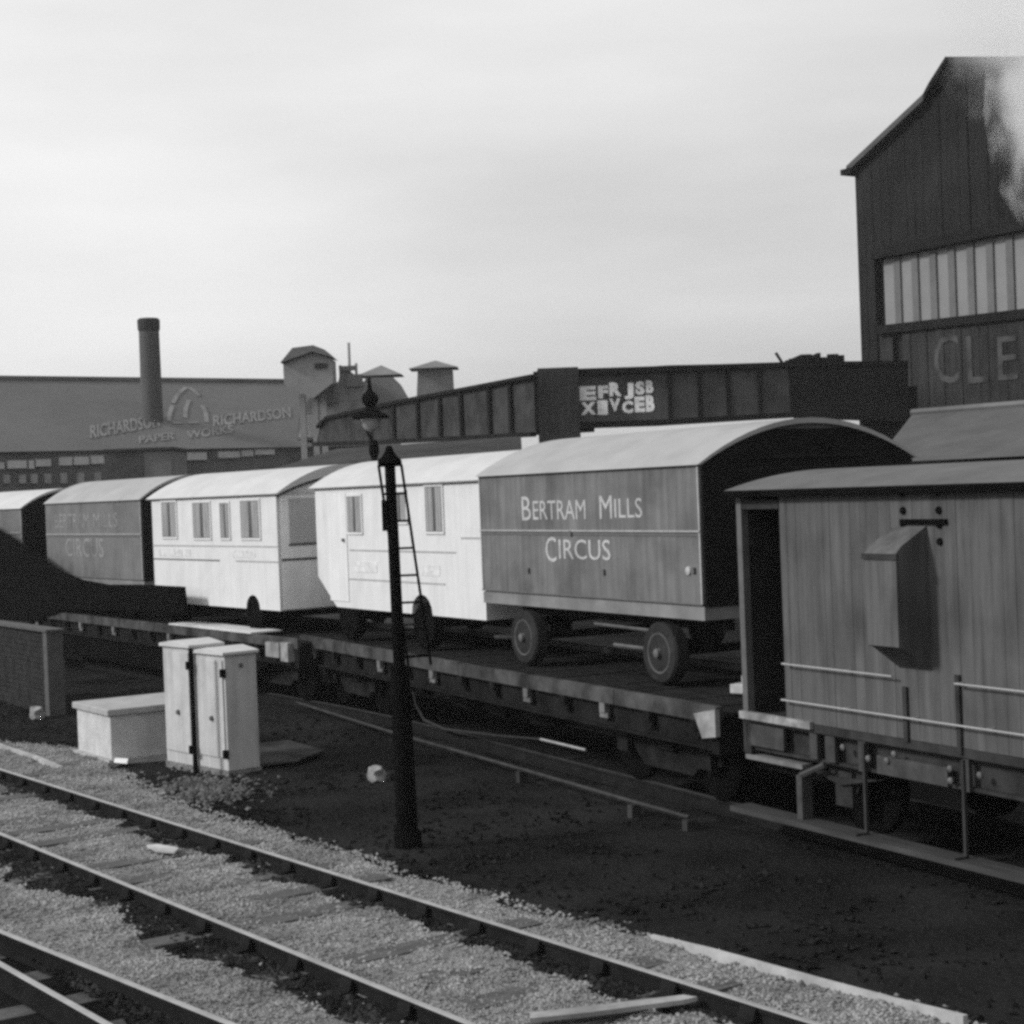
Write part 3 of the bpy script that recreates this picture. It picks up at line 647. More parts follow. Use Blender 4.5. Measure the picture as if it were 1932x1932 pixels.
# yard lamp beyond the wagons
Dl = far(33); PLp = vframe(*Dl); k = PLp.p
lc = k(700, 805); yl = thing('yard_lamp', 'old yard lamp with dark shade and white bowl left of the signal post', 'yard lamp', (Dl[0]+R0[0]*lc[0], Dl[1]+R0[1]*lc[0], GZ), 0)
s1 = 1/100.0
zc = k(700, 785)[1]-GZ
m = MB(); m.lathe([(.0, .18), (.08, .15), (.18, .08), (.35, .0), (.34, -.05), (.1, -.03)], (0, 0, zc), 20); m.build('lamp_shade', M_black, yl)
m = MB(); m.lathe([(.19, -.03), (.20, -.07), (.15, -.2), (.07, -.28), (0, -.31)], (0, 0, zc), 18); m.build('lamp_bowl', M_bowl, yl)
m = MB(); m.lathe([(.05, .12), (.10, .2), (.165, .3), (.14, .4), (.05, .48), (.035, .6), (.03, .72), (0, .73)], (0, 0, zc), 16); m.build('finial', M_black, yl)
m = MB(); m.tube([(-.1, .1, 0), (-.1, .1, zc-.55)], .07, 8, .06); m.lathe([(.06, 0), (.10, .12), (.09, .25), (.06, .35)], (-.1, .1, zc-.8), 12); m.tube([(-.1, .1, zc-.5), (-.26, .05, zc-.3), (-.25, .02, zc-.05), (-.08, 0, zc+.05)], .025, 6); m.build('post', M_black, yl)

# ------------------------------------------------------------------ cabinets, boxes and litter
cb_ = atz(375, 1470, GZ)
def cabinet(label, x0px, x1px, ybot, ytop, off):
    q = atz(x1px, ybot, GZ); P = vframe(q[0], q[1], 6); t = thing('relay_cabinet', label, 'cabinet', (q[0], q[1], GZ), 6, 'white trackside cabinets')
    w = -P.p(x0px, ybot)[0]; hgt = P.p(x1px, ytop)[1]-GZ; d = .46
    m = MB(); m.box(-w, 0, 0, d, .0, hgt); m.build('body', M_cab, t, .012)
    m = MB(); m.box(-w+.04, -.04, -.02, 0, .2, hgt-.06); dr_ = m.build('door', M_cab, t, .006)
    h_ = MB(); h_.lathe([(.035, -.02), (.03, -.05), (0, -.055)], (-w*.45, 0, hgt*.46), 10, 'y'); h_.build('handle', M_line, dr_)
    for zz in (.26, hgt-.22):
        h_ = MB(); h_.tube([(-.005, -.03, zz-.05), (-.005, -.03, zz+.05)], .042, 8); h_.build('hinge', M_black, t)
    m = MB(); m.prism([(-w-.03, hgt), (.03, hgt), (.03, hgt+.04), (-w/2, hgt+.09), (-w-.03, hgt+.04)], -.04, d+.03); m.build('lid', mat('cabinet_lid', .44, .1, 4, .6, dirt=.15), t, .006)
    m = MB(); m.box(-w-.012, .012, -.012, d+.012, -.06, .05); m.build('base_plinth', M_concdark, t)
    m = MB(); m.lathe([(.03, 0), (.028, .02), (0, .03)], (0, 0, 0), 8); b_ = m.build('vent', M_line, t); b_.rotation_euler = (0, math.radians(90), 0); b_.location = (.0, d*.5, hgt-.14)
    m = MB(); m.box(-w-.08, .1, -.08, d+.1, -.35, -.06); m.build('footing', M_concdark, t)
cabinet('tall white cabinet, the left one of the pair beside the low concrete box', 316, 368, 1452, 1224, 0)
cabinet('tall white cabinet with a wide shaded side, the right one of the pair', 378, 432, 1462, 1238, 0)
q = atz(425, 1480, GZ)
m = MB(); m.box(-.01, .045, -.02, .02, 0, 1.6)
o = m.build('gap_strip', M_black); o.location = (atz(371, 1462, GZ)[0], atz(371, 1462, GZ)[1]-.02, GZ)  # black upright box filling the gap between the two cabinets
m2 = o; tag(o, 'dark upright pipe in the gap between the white cabinets', 'strip')
def samp_rub():
    p = atz(random.gauss(380, 50), random.gauss(1490, 14), GZ); return p[0], p[1], GZ
stones('rubble', 'broken concrete rubble heaped around the feet of the white cabinets', 700, samp_rub, .015, .045, mat('rubble_stone', .08, .5, 4, .95), .0)
# low concrete box
q = atz(211, 1440, GZ); P = vframe(q[0], q[1], 0); w = -P.p(148, 1420)[0]; hgt = P.p(211, 1352)[1]-GZ
t = thing('cable_box', 'low pale concrete box with a lipped lid left of the white cabinets', 'concrete box', (q[0], q[1], GZ), 0)
m = MB(); m.box(-w, 0, 0, 1.35, -.1, hgt); m.build('body', M_conc, t, .015)
m = MB(); m.box(-w-.05, .05, -.05, 1.4, hgt, hgt+.09); m.build('lid', mat('box_lid', .28, .15, 4, .85, dirt=.2), t, .015)
m = MB(); m.box(-w-.06, .06, -.06, 1.42, -.15, .05); m.build('plinth', mat('box_plinth', .3, .3, 4, .9, .4), t)
# sooty brick block on the left
q = atz(97, 1346, GZ); P = vframe(q[0], q[1], 0); hgt = P.p(97, 1196)[1]-GZ; w = 3.4
t = thing('brick_bin', 'dark sooty brick bin with a paler corner post at the left edge', 'brick bin', (q[0], q[1], GZ), 0)
m = MB()
for r_ in range(int(hgt/.09)):
    z = r_*.09
    for i in range(17):
        x = -w+i*.2+(.1 if r_ % 2 else 0); m.box(x+.005, min(x+.195, -.24), random.uniform(0, .01), .24, z+.004, z+.086)
m.box(-w+.02, -.02, .03, .23, -.1, hgt-.02); m.build('wall', M_block, t)
m = MB(); m.box(-.2, .0, -.03, .25, -.05, hgt+.02); m.build('corner_post', M_blockpost, t)
m = MB(); m.box(-w, 0.02, -.05, .28, hgt+.02, hgt+.06); m.build('coping', M_blockpost, t)
for (x, y, r_, lb, nm) in ((710, 1455, .14, 'pale irregular lump of stone on the dark ground left of the signal post', 'stone'), (70, 1340, .16, 'pale stone lying at the foot of the sooty brick bin', 'stone')):
    q = atz(x, y+12, GZ); m = MB(); me = []
    m.lathe([(.0, -.1), (r_*.8, -.05), (r_, .05), (r_*.75, r_*.9), (.0, r_*1.1)], (0, 0, 0), 9)
    m.v = [(a+.05*noise.noise((a*9, b_*9, c*9))*2, b_*.8, c+.06*noise.noise((a*7+3, b_*7, c*7))) for a, b_, c in m.v]
    o = m.build(nm, mat('pale_stone', .22, .5, 8, .9, .4, dirt=.5)); o.location = tuple(q); tag(o, lb, 'stone')
def flat_litter(name, px, label, cat, m_, thick=.02, z=GZ+.05):
    pts = [atz(x, y, z) for x, y in px]; n = len(pts)
    mb = MB(); mb.add([(p[0], p[1], z) for p in pts]+[(p[0], p[1], z+thick) for p in pts], [tuple(range(n))[::-1], tuple(range(n, 2*n))]+[(i, (i+1) % n, (i+1) % n+n, i+n) for i in range(n)])
    return tag(mb.build(name, m_), label, cat)
flat_litter('paper_scrap', [(217, 1432), (242, 1434), (240, 1441), (215, 1439)], 'small white scrap of paper beside the low concrete box', 'paper', M_litter)
flat_litter('timber_offcut', [(277, 1598), (300, 1596), (338, 1603), (330, 1611), (296, 1608)], 'short pale offcut lying between the rails of the main track', 'timber', M_pale)
flat_litter('timber_plank', [(1000, 1919), (1290, 1885), (1316, 1889), (1290, 1895), (1110, 1919), (1000, 1930)], 'long pale plank lying across the main track at the bottom', 'timber', mat('pale_plank', .26, .3, 5, .85, dirt=.4), .03, -.07)
flat_litter('concrete_slab', [(488, 1404), (545, 1399), (612, 1418), (560, 1438), (488, 1446)], 'dull worn slab on the dark ground at the right foot of the cabinets', 'slab', mat('worn_slab', .036, .5, 3, .9, dirt=.5), .02, GZ+.03)
# timber edging of the ballast
def edging(px, label, w=.042):
    pts = [atz(x, y, -.07) for x, y in px]; mb = MB(); vs = []
    for i, p in enumerate(pts):
        for dy, z in ((0, -.2), (w, -.2), (w, -.065), (0, -.065)): vs.append((p[0], p[1]+dy, z+.012*noise.noise((p[0]*2, 0, 0))))
    fs = [(i*4+k_, i*4+(k_+1) % 4, i*4+4+(k_+1) % 4, i*4+4+k_) for i in range(len(pts)-1) for k_ in range(4)]+[(3, 2, 1, 0), tuple(range(len(pts)*4-4, len(pts)*4))]
    return tag(mb.add(vs, fs).build('edging_board', mat('edging_timber', .34, .3, 4, .85, dirt=.35)), label, 'edging board', 'pale edging boards along the ballast')
edging([(1225, 1765), (1330, 1790), (1417, 1815), (1530, 1845), (1680, 1884), (1817, 1919)], 'long pale edging board between ballast and black ground at lower right')
edging([(-80, 1375), (0, 1407), (60, 1427), (110, 1447)], 'short pale edging board beside the main track at the left edge', .07)

# ------------------------------------------------------------------ elevated bridge behind the wagons
DB = far(55); PB = vframe(*DB); k = PB.p
br = thing('girder_bridge', 'dark plated girder bridge crossing behind the circus vehicles with white sign lettering', 'bridge', (DB[0], DB[1], 0), DB[2])
A = k(1012, 712); x1 = k(1712, 690)[0]
def poly(px): return [k(x, y) for x, y in px]
m = MB(); m.prism(poly([(1010, 805), (1240, 798), (1500, 782), (1712, 790), (1712, 681), (1490, 684), (1260, 689), (1090, 700), (1010, 704)]), 0, 2.2); m.build('girder', mat('bridge_plates_lifted', .06, .5, .5, .85, streak=.3, dirt=.4), br)  # right span plates coloured lighter to make up for grazing light
for x in (1010, 1262, 1318, 1372, 1432, 1492):
    a, z1 = k(x, 702 if x < 1100 else 690-(x-1262)*.02); z0 = k(x, 803-(max(0, x-1240))*.08)[1]
    m = MB(); m.box(a-.07, a+.07, -.1, .0, z0, z1); m.build('stiffener', M_girderdark, br)
m = MB(); m.prism(poly([(1006, 712), (1500, 692), (1712, 688), (1712, 681), (1500, 683), (1092, 696), (1006, 702)]), -.16, 0); m.build('top_flange', M_girderdark, br)
m = MB(); m.prism(poly([(1010, 812), (1240, 804), (1500, 788), (1500, 778), (1240, 792), (1010, 800)]), -.16, 0); m.build('bottom_flange', M_girderdark, br)
m = MB(); m.prism(poly([(1497, 790), (1712, 796), (1712, 690), (1497, 692)]), -.12, -.0); m.build('dark_panel', M_girderdark, br)
a, z = k(1052, 698); w = (k(1090, 700)[0]-k(1014, 700)[0])/2
m = MB(); m.box(a-w, a+w, -.35, 2.3, GZ, z+.05); m.build('pillar', M_girder, br)
a0, zA = k(1660, 700); m = MB(); m.box(a0-.3, a0+1.2, .2, 2.0, GZ, zA-.5); m.build('pillar', M_girderdark, br)
# sign letters, flaking white on the plates: two rows
rows_ = [(1094, 1124, 728, 756, 'E'), (1129, 1147, 727, 752, 'F'), (1150, 1172, 721, 748, 'R'), (1178, 1195, 722, 754, 'J'), (1199, 1216, 719, 745, 'S'), (1219, 1232, 717, 742, 'B'),
         (1096, 1124, 758, 783, 'X'), (1128, 1146, 755, 783, 'I'), (1150, 1170, 751, 776, 'V'), (1174, 1194, 756, 780, 'C'), (1198, 1216, 748, 778, 'E'), (1219, 1234, 745, 777, 'B')]
for x0, x1_, y0, y1, ch_ in rows_:
    (u0, w0), (u1, w1) = k(x0, y1), k(x1_, y0); text_mesh('sign_letter', ch_, u0, u1, w0, w1, -.0, M_poster, br, .012, .06)
# left span running away
s0 = k(1012, 712); pA = np.array([DB[0], DB[1], 0])+R0*s0[0]; dB = far(80)
PB2 = vframe(*dB); s1_ = PB2.p(604, 800); pB = np.array([dB[0], dB[1], 0])+R0*s1_[0]
dv = (pA-pB)/np.linalg.norm(pA-pB); an = math.degrees(math.atan2(dv[1], dv[0])); PQ = vframe(pB[0], pB[1], an); k2 = PQ.p
ls = bpy.data.objects.new('span', None); COL.objects.link(ls); ls.parent = br
Mi = Matrix.Translation((DB[0], DB[1], 0)) @ Matrix.Rotation(math.radians(DB[2]), 4, 'Z')
ls.matrix_local = Mi.inverted() @ (Matrix.Translation((pB[0], pB[1], 0)) @ Matrix.Rotation(math.radians(an), 4, 'Z'))
def poly2(px): return [k2(x, y) for x, y in px]
def rod(f): return f
m = MB(); m.prism(poly2([(596, 838), (700, 836), (1012, 818), (1012, 706), (760, 755), (700, 768), (622, 786), (604, 805)]), 0, 2.0); m.build('plating', M_girder, ls)
for x in (700, 745, 790, 832, 872, 925, 965):
    yt = np.interp(x, [622, 700, 760, 1012], [786, 768, 755, 706]); yb = np.interp(x, [700, 1012], [836, 818])
    a, z1 = k2(x, yt); z0 = k2(x, yb)[1]; m = MB(); m.box(a-.12, a+.12, -.12, 0, z0, z1); m.build('stiffener', M_girderdark, ls)
m = MB(); m.prism(poly2([(604, 808), (622, 790), (700, 773), (760, 760), (1012, 713), (1012, 706), (760, 754), (700, 767), (622, 785), (604, 802)]), -.2, 0); m.build('top_flange', M_girderdark, ls)
m = MB(); m.prism(poly2([(596, 842), (700, 840), (1012, 824), (1012, 815), (700, 831), (596, 834)]), -.2, 0); m.build('bottom_flange', M_girderdark, ls)
# scrap on top of the bridge
(u0, w0), (u1, w1) = k(1478, 688), k(1600, 676)
m = MB(); m.add([], [])
for i in range(26):
    u = random.uniform(u0, u1-.3); hh = .18+.35*math.sin(math.pi*min(1, max(0, (u-u0)/(u1-u0))))*random.random()
    m.box(u, u+random.uniform(.1, .4), random.uniform(.1, .5), random.uniform(.6, 1.2), w0-.25, w0+hh*.7)
m.tube([(u0+.1, .5, w0), (u0-.15, .5, w0+.42)], .05, 6)
o = m.build('scrap_heap', M_girderdark); o.matrix_world = Mi; tag(o, 'untidy black scrap heaped on top of the bridge near the tall shed', 'scrap heap')

# ------------------------------------------------------------------ tall shed on the right
PSH = vframe(0, 45, 0.5); k = PSH.p
sh = thing('goods_shed', 'tall dark sheeted shed with a long glazed band and faint wall lettering', 'shed', (0, 45, 0), .5)
prof = [(1625, 700), (1612, 322), (1757, 187), (1768, 166), (1800, 116)]
pp = [k(x, y) for x, y in prof]; pk = k(1800, 116); pk2 = k(1932, 118); xr_ = 2*pk2[0]+2.2-pp[1][0]
zE = pp[1][1]
pp[0] = (pp[1][0]+.02, GZ)
right = [pk2]+[(2*pk2[0]+2.2-a, z-.5*(i < 2)) for i, (a, z) in enumerate(pp[::-1])][1:]
# facade: boarding above the band, band recess, lower wall
zt_, zb_ = k(1660, 488)[1], k(1665, 614)[1]
def slope_z(px0, py0, px1, py1):
    a, z = k(px0, py0); c, w_ = k(px1, py1); return lambda x: z+(w_-z)*(x-a)/(c-a)
bt, bb = slope_z(1660, 488, 1932, 434), slope_z(1665, 614, 1932, 583)
xl, xb0, xe = pp[1][0], k(1662, 550)[0], xr_
m = MB(); m.prism([(xl, GZ), (xe, GZ), (xe, zE)]+right[:-1][1:][::-1][::-1][:0]+[(a, z) for a, z in right[:-1]][::-1]+[(a, z) for a, z in pp[1:]][::-1], .3, 22)
m.build('wall', M_shed, sh)
# sheeting ribs in front
m = MB(); x = xl
while x < min(xe, xl+16):
    zt2 = np.interp(x+.2, [a for a, z in pp[1:]]+[a for a, z in right[:-1]], [z for a, z in pp[1:]]+[z for a, z in right[:-1]])
    zl_ = bt(x) if x+.35 > xb0 else GZ
    if zt2 > zl_+.05: m.box(x, x+.38, .0+random.uniform(0, .05), .29, zl_, zt2-.05)
    x += .4
m.build('sheeting', M_shed, sh)
m = MB(); x = k(1703, 700)[0]
while x < min(xe, xl+16): m.box(x, x+.36, .0+random.uniform(0, .05), .29, GZ, bb(x)-.12); x += .38
m.build('lower_boarding', M_shedlow, sh)
m = MB(); m.box(k(1634, 650)[0], k(1680, 650)[0], .1, .29, GZ, bb(xb0)-.15); m.build('lower_boarding', M_shedlow, sh)
# glazed band
x = xb0; n_ = 0; st = (k(1932, 500)[0]-k(1662, 500)[0])/7.6
while x < xl+16:
    m = MB(); m.prism([(x+.06, bb(x)), (x+st*.72, bb(x+st)), (x+st*.72, bt(x+st)), (x+.06, bt(x))], .12, .28); m.build('glazing_panel', M_glazing, sh)
    g_ = MB(); g_.box(x+st*.72, x+st+.06, .05, .28, bb(x+st*.8), bt(x+st*.8)); g_.build('glazing_bar', mat('glazing_bar', .10, .2, 1), sh)
    x += st
m = MB(); m.prism([(xb0-.2, bt(xb0-.2)-.02), (xl+16, bt(xl+16)-.02), (xl+16, bt(xl+16)+.35), (xb0-.2, bt(xb0-.2)+.35)], -.25, .1); m.build('hood', M_girderdark, sh)
m = MB(); m.prism([(xb0-.2, bb(xb0-.2)-.3), (xl+16, bb(xl+16)-.3), (xl+16, bb(xl+16)), (xb0-.2, bb(xb0-.2))], -.12, .1); m.build('sill', M_girderdark, sh)
# verge and roof
for i in range(1, len(pp)-1):
    (a, z), (c, w_) = pp[i], pp[i+1]; m = MB(); m.prism([(a-.1, z-.05), (c-.1, w_-.05), (c-.1, w_+.16), (a-.1, z+.16)], -.3, 22.3); m.build('roof', M_girderdark if i > 1 else M_slate, sh)
m = MB(); m.prism([(pk[0]-.05, pk[1]-.1), (pk2[0]+.1, pk2[1]-.1), (pk2[0]+.1, pk2[1]+.14), (pk[0]-.05, pk[1]+.14)], -.3, 22.3); m.build('ridge_cap', M_girderdark, sh)
for i in range(0, len(right)-2):
    (a, z), (c, w_) = right[i], right[i+1]; m = MB(); m.prism([(a, z-.05), (c, w_-.05), (c, w_+.16), (a, z+.16)], -.3, 22.3); m.build('roof', M_slate, sh)
m = MB(); a, z = k(1597, 328); m.box(a, xl+.1, -.3, 22, z-.08, z+.12); m.build('gutter', M_girderdark, sh)
for (x0, y0, x1_, y1, c_) in ((1764, 726, 1808, 628, 'C'), (1826, 724, 1862, 630, 'L'), (1884, 718, 1918, 632, 'E')):
    (u0, w0), (u1, w1) = k(x0, y0), k(x1_, y1); text_mesh('wall_letter', c_, u0, u1, w0, w1, .0, M_shedletter, sh, .004, .0)

# low slated building in front of the shed
Yb = 22.0
P = vframe(0, Yb, 0); r1 = P.p(1722, 781); P18 = vframe(0, 19.0, 0)
e1_ = P18.p(1648, 836)
sb = thing('slated_building', 'low building with a grey slated hipped roof between brake van and tall shed', 'building', (r1[0], Yb, 0))
e1l = e1_[0]-r1[0]; zr = r1[1]; ze_ = e1_[1]-.3
m = MB(); m.add([(0, 0, zr), (14, 0, zr), (14, -3, ze_), (e1l, -3, ze_), (e1l, 3, ze_), (14, 3, ze_)], [(3, 2, 1, 0), (4, 3, 0), (0, 1, 5, 4), (2, 5, 1), (2, 3, 4, 5)]); m.build('roof', M_slate, sb)
m = MB(); m.box(e1l+.3, 13.7, -2.7, 2.7, GZ, ze_-.02); m.build('wall', M_factwall, sb)
m = MB(); m.tube([(0, 0, zr+.02), (14, 0, zr+.02)], .07, 6); m.build('ridge_tile', M_factwall, sb)

# long low roof under the bridge
DLr = far(46); PLr = vframe(*DLr); k = PLr.p
lo = thing('low_shed', 'long low shed with a dark grey roof behind the white caravans', 'shed', (DLr[0], DLr[1], 0), DLr[2])
A0, A1, A2_ = k(488, 872), k(600, 838), k(985, 812); zl = k(700, 905)[1]
m = MB(); x0, x1_ = A0[0], A2_[0]
m.add([(x0, 0, A0[1]-.3), (x1_, 0, zl), (x1_, 5, A2_[1]), (A1[0], 5, A1[1]), (x0, 10, A0[1]-.3), (x1_, 10, zl)], [(0, 1, 2, 3), (4, 3, 2, 5), (0, 3, 4), (1, 5, 2), (0, 4, 5, 1)]); m.build('roof', M_lowroof, lo)
m = MB(); m.box(x0+.4, x1_-.2, .4, 9.6, GZ, zl-.05); m.build('wall', M_factwall, lo)

# ------------------------------------------------------------------ factory far behind
DF = far(110); DF = (DF[0], DF[1], DF[2]+39); PF = vframe(*DF); k = PF.p
fa = thing('factory', 'long factory with a huge grey roof bearing faded white lettering and an arched emblem', 'factory', (DF[0], DF[1], 0), DF[2])
xL, xR = k(-400, 850)[0], k(760, 840)[0]
eL = eR = k(280, 848)[1]; PF2 = vframe(*DF, 9.0); rL = rR = PF2.p(280, 719)
m = MB(); m.add([(xL, 0, eL), (xR, 0, eR), (xR, 9, rR[1]), (xL, 9, rL[1]), (xL, 18, eL), (xR, 18, eR)], [(0, 1, 2, 3), (3, 2, 5, 4), (0, 3, 4), (1, 5, 2), (0, 4, 5, 1)]); rf = m.build('roof', M_factroof, fa)
m = MB(); m.add([(xL, 8.9, rL[1]), (xR, 8.9, rR[1]), (xR, 9.1, rR[1]), (xL, 9.1, rL[1]), (xL, 8.9, rL[1]+.22), (xR, 8.9, rR[1]+.22), (xR, 9.1, rR[1]+.22), (xL, 9.1, rL[1]+.22)], [(0, 3, 2, 1), (4, 5, 6, 7), (0, 1, 5, 4), (1, 2, 6, 5), (2, 3, 7, 6), (3, 0, 4, 7)]); m.build('ridge_cap', M_factwall, fa)
m = MB(); m.add([(xL, .3, GZ), (xR, .3, GZ), (xR, .3, eR-.03), (xL, .3, eL-.03), (xL, 17.7, GZ), (xR, 17.7, GZ), (xR, 17.7, eR-.03), (xL, 17.7, eL-.03)], [(0, 1, 2, 3), (5, 4, 7, 6), (1, 5, 6, 2), (4, 0, 3, 7), (3, 2, 6, 7)]); m.build('wall', M_factwall, fa)
for (x0, x1_, y0, y1) in ((-60, 10, 872, 886), (17, 52, 868, 884), (57, 66, 868, 884), (70, 98, 866, 880), (115, 138, 862, 878), (142, 170, 861, 877), (174, 198, 859, 875), (320, 352, 855, 870), (356, 392, 853, 868), (415, 455, 851, 864), (459, 480, 849, 861), (484, 520, 847, 858)):
    (u0, w0), (u1, w1) = k(x0, y1), k(x1_, y0); m = MB(); m.box(u0, u1, .12, .31, w0, w1); m.build('window', M_factwin, fa)
for x0 in (10, 40, 62, 88, 118, 150, 182):
    (u0, w0), (u1, w1) = k(x0, 912), k(x0+11, 896-(x0*.03)); m = MB(); m.box(u0, u1, .14, .31, w0, w1); m.build('window', mat('small_window', .25, .3, 1), fa)
# things painted on the slope of the roof
e0 = np.array([0, 0, 0.]); u_ = np.array([xR-xL, 0, eR-eL]); u_ /= np.linalg.norm(u_)
vv = np.array([0, 9.0, (rL[1]+rR[1]-eL-eR)/2]); vv /= np.linalg.norm(vv)
Mf = np.array([[math.cos(math.radians(DF[2])), -math.sin(math.radians(DF[2])), 0], [math.sin(math.radians(DF[2])), math.cos(math.radians(DF[2])), 0], [0, 0, 1]])
ol = np.array([0, 0, eL+(eR-eL)*(0-xL)/(xR-xL)])
vv = np.array([0, 9.0, (rL[1]+(rR[1]-rL[1])*(0-xL)/(xR-xL))-ol[2]]); vv /= np.linalg.norm(vv); nn = np.cross(u_, vv)
RP = Plane(Mf @ ol+np.array([DF[0], DF[1], 0]), Mf @ u_, Mf @ vv)
def onroof(o):
    for v in o.data.vertices:
        a, off, c = v.co; q = ol+u_*a+vv*c-nn*off; v.co = tuple(q)
    return o
def roof_solve(x, y):
    d = ray(x, y); n = np.cross(RP.u, RP.v); q = CP+d*(((RP.o-CP) @ n)/(d @ n))-RP.o
    G = np.array([[RP.u @ RP.u, RP.u @ RP.v], [RP.u @ RP.v, RP.v @ RP.v]]); return np.linalg.solve(G, np.array([q @ RP.u, q @ RP.v]))
def roof_text(txt, xa, ya, xb_, yb_, hpx):
    a = roof_solve(xa, ya); c = roof_solve(xb_, yb_); tpt = roof_solve(xa, ya-hpx); hgt_ = tpt[1]-a[1]
    onroof(text_mesh('roof_lettering', txt, a[0], c[0], a[1], a[1]+hgt_, -.02, M_factlet, fa, .03, .02, tpt[0]-a[0], c[1]-a[1]))
roof_text('RICHARDSON', 170, 829, 302, 806, 25)
roof_text('RICHARDSON', 402, 806, 549, 789, 21)
roof_text('PAPER', 262, 838, 330, 830, 14); roof_text('WORKS', 352, 830, 440, 818, 16)
def roof_stroke(pts, wpx):
    qs = [roof_solve(x, y) for x, y in pts]; m = MB(); 
    for i in range(len(qs)-1):
        a, c = qs[i], qs[i+1]; d = (c-a)/np.linalg.norm(c-a); n_ = np.array([-d[1], d[0]])*wpx/36/2
        pts4 = [a-n_, c-n_, c+n_, a+n_]; m.add([(p[0], -.02, p[1]) for p in pts4]+[(p[0], -.05, p[1]) for p in pts4], [(0, 1, 2, 3), (7, 6, 5, 4), (0, 4, 5, 1), (1, 5, 6, 2), (2, 6, 7, 3), (3, 7, 4, 0)])
    return m
for st_ in ([(326, 762), (333, 748), (345, 736), (352, 732)], [(356, 732), (366, 738), (376, 748)], [(318, 795), (320, 780), (325, 766)], [(382, 766), (388, 780), (390, 798)], [(326, 799), (344, 799)], [(354, 799), (374, 798)], [(349, 790), (350, 772), (356, 756)]):
    onroof(roof_stroke(st_, 9).build('roof_emblem', M_factlet, fa))
# far chimney
_c = roof_solve(284, 797); _q = RP.o+RP.u*_c[0]+RP.v*_c[1]; DC = far(float((_q-CP) @ Fh)+.6); PC = vframe(*DC); k = PC.p
(a, z0), (c, z1) = k(264, 800), k(304, 600); xm = (k(265, 700)[0]+k(303, 700)[0])/2
ch_o = thing('factory_chimney', 'tall brick chimney with a dark cap rising in front of the factory roof', 'chimney', (DC[0]+R0[0]*xm, DC[1]+R0[1]*xm, 0), DC[2])
rb, rt = (k(307, 790)[0]-k(264, 790)[0])/2, (k(301, 630)[0]-k(263, 630)[0])/2
m = MB(); m.lathe([(rb*1.05, GZ), (rb, 3), (rt, z1-.6), (rt, z1-.5)], (0, 0, 0), 20); m.build('shaft', M_chim, ch_o)
m = MB(); m.lathe([(rt*1.0, z1-.75), (rt*1.1, z1-.6), (rt*1.12, z1-.1), (rt*.95, z1), (rt*.6, z1-.02)], (0, 0, 0), 20); m.build('cap', M_chimcap, ch_o)
# block in front of the factory
DK = far(82); PK = vframe(*DK); k = PK.p
(u0, w0), (u1, w1) = k(201, 905), k(268, 850); u2 = k(322, 850)[0]
bk = thing('outbuilding', 'dark square outbuilding standing before the factory windows below the chimney', 'building', (DK[0], DK[1], 0), DK[2])
m = MB(); m.box(u0, u1, 0, 4, GZ, w1); m.build('wall', mat('outbuilding_dark', .05, .4, .6, .9), bk)
m = MB(); m.box(u1, u2, .1, 4, GZ, w1-.05); m.build('side_wall', mat('outbuilding_lit', .14, .3, .6, .9), bk)  # lit side put into the colour, lighter than the front wall
m = MB(); m.box(u0-.1, u2+.1, -.1, 4.1, w1, w1+.12); m.build('roof', M_chimcap, bk)

# turrets
def turret(label, depth, body, roof, wall_m, roof_m, hip=True, legs=None, extra=None):
    D_ = far(depth); P_ = vframe(*D_); kk = P_.p
    t = thing('roof_turret', label, 'turret', (D_[0], D_[1], 0), D_[2], 'turrets on the far roofs')
    bq = [kk(x, y) for x, y in body]; m = MB(); w_ = max(a for a, z in bq)-min(a for a, z in bq); m.prism(bq, 0, w_*.8); m.build('wall', wall_m, t)
    rq = [kk(x, y) for x, y in roof]; xs_ = [a for a, z in rq]; e = min(z for a, z in rq); t_ = max(z for a, z in rq)
    if hip:
        x0, x1_ = min(xs_), max(xs_); ap = max(rq, key=lambda q: q[1])[0]; d_ = x1_-x0; y0 = w_*.4-d_/2
        m = MB(); m.add([(x0, y0, e), (x1_, y0, e), (x1_, y0+d_, e), (x0, y0+d_, e), (ap, y0+d_/2, t_)], [(0, 3, 2, 1), (0, 1, 4), (1, 2, 4), (2, 3, 4), (3, 0, 4)])
    else:
        m = MB(); m.prism(rq, -.3, w_*.8+.3)
    m.build('roof', roof_m, t)
    return t, kk
t, kk = turret('largest far turret, a pale gabled box with a dark louvre, left of its neighbours', 88, [(536, 725), (590, 752), (628, 722), (626, 677), (590, 666), (534, 686)][::1], [(530, 685), (590, 664), (630, 675), (613, 660), (592, 652), (553, 657)], M_turwall, M_turroof, False)
(u0, w0), (u1, w1) = kk(594, 695), kk(617, 685); m = MB(); m.box(u0, u1, -.1, .0, w0, w1); m.build('louvre', M_chimcap, t)
for xa in (566, 590, 606): a, z = kk(xa, 742); m = MB(); m.box(a-.15, a+.15, .8, 1.1, GZ, z); m.build('leg', M_turwall, t)
turret('far turret with a spreading pointed roof and sloping flank behind the yard lamp', 92, [(668, 775), (772, 775), (765, 745), (752, 722), (742, 712), (690, 712), (682, 735)], [(672, 707), (758, 706), (716, 686)], M_turdark, M_turroof)
turret('far turret with a square dark body and pointed roof, rightmost of the three', 112, [(786, 752), (856, 750), (853, 697), (788, 698)], [(772, 694), (864, 693), (820, 678)], M_turdark, M_turroof)
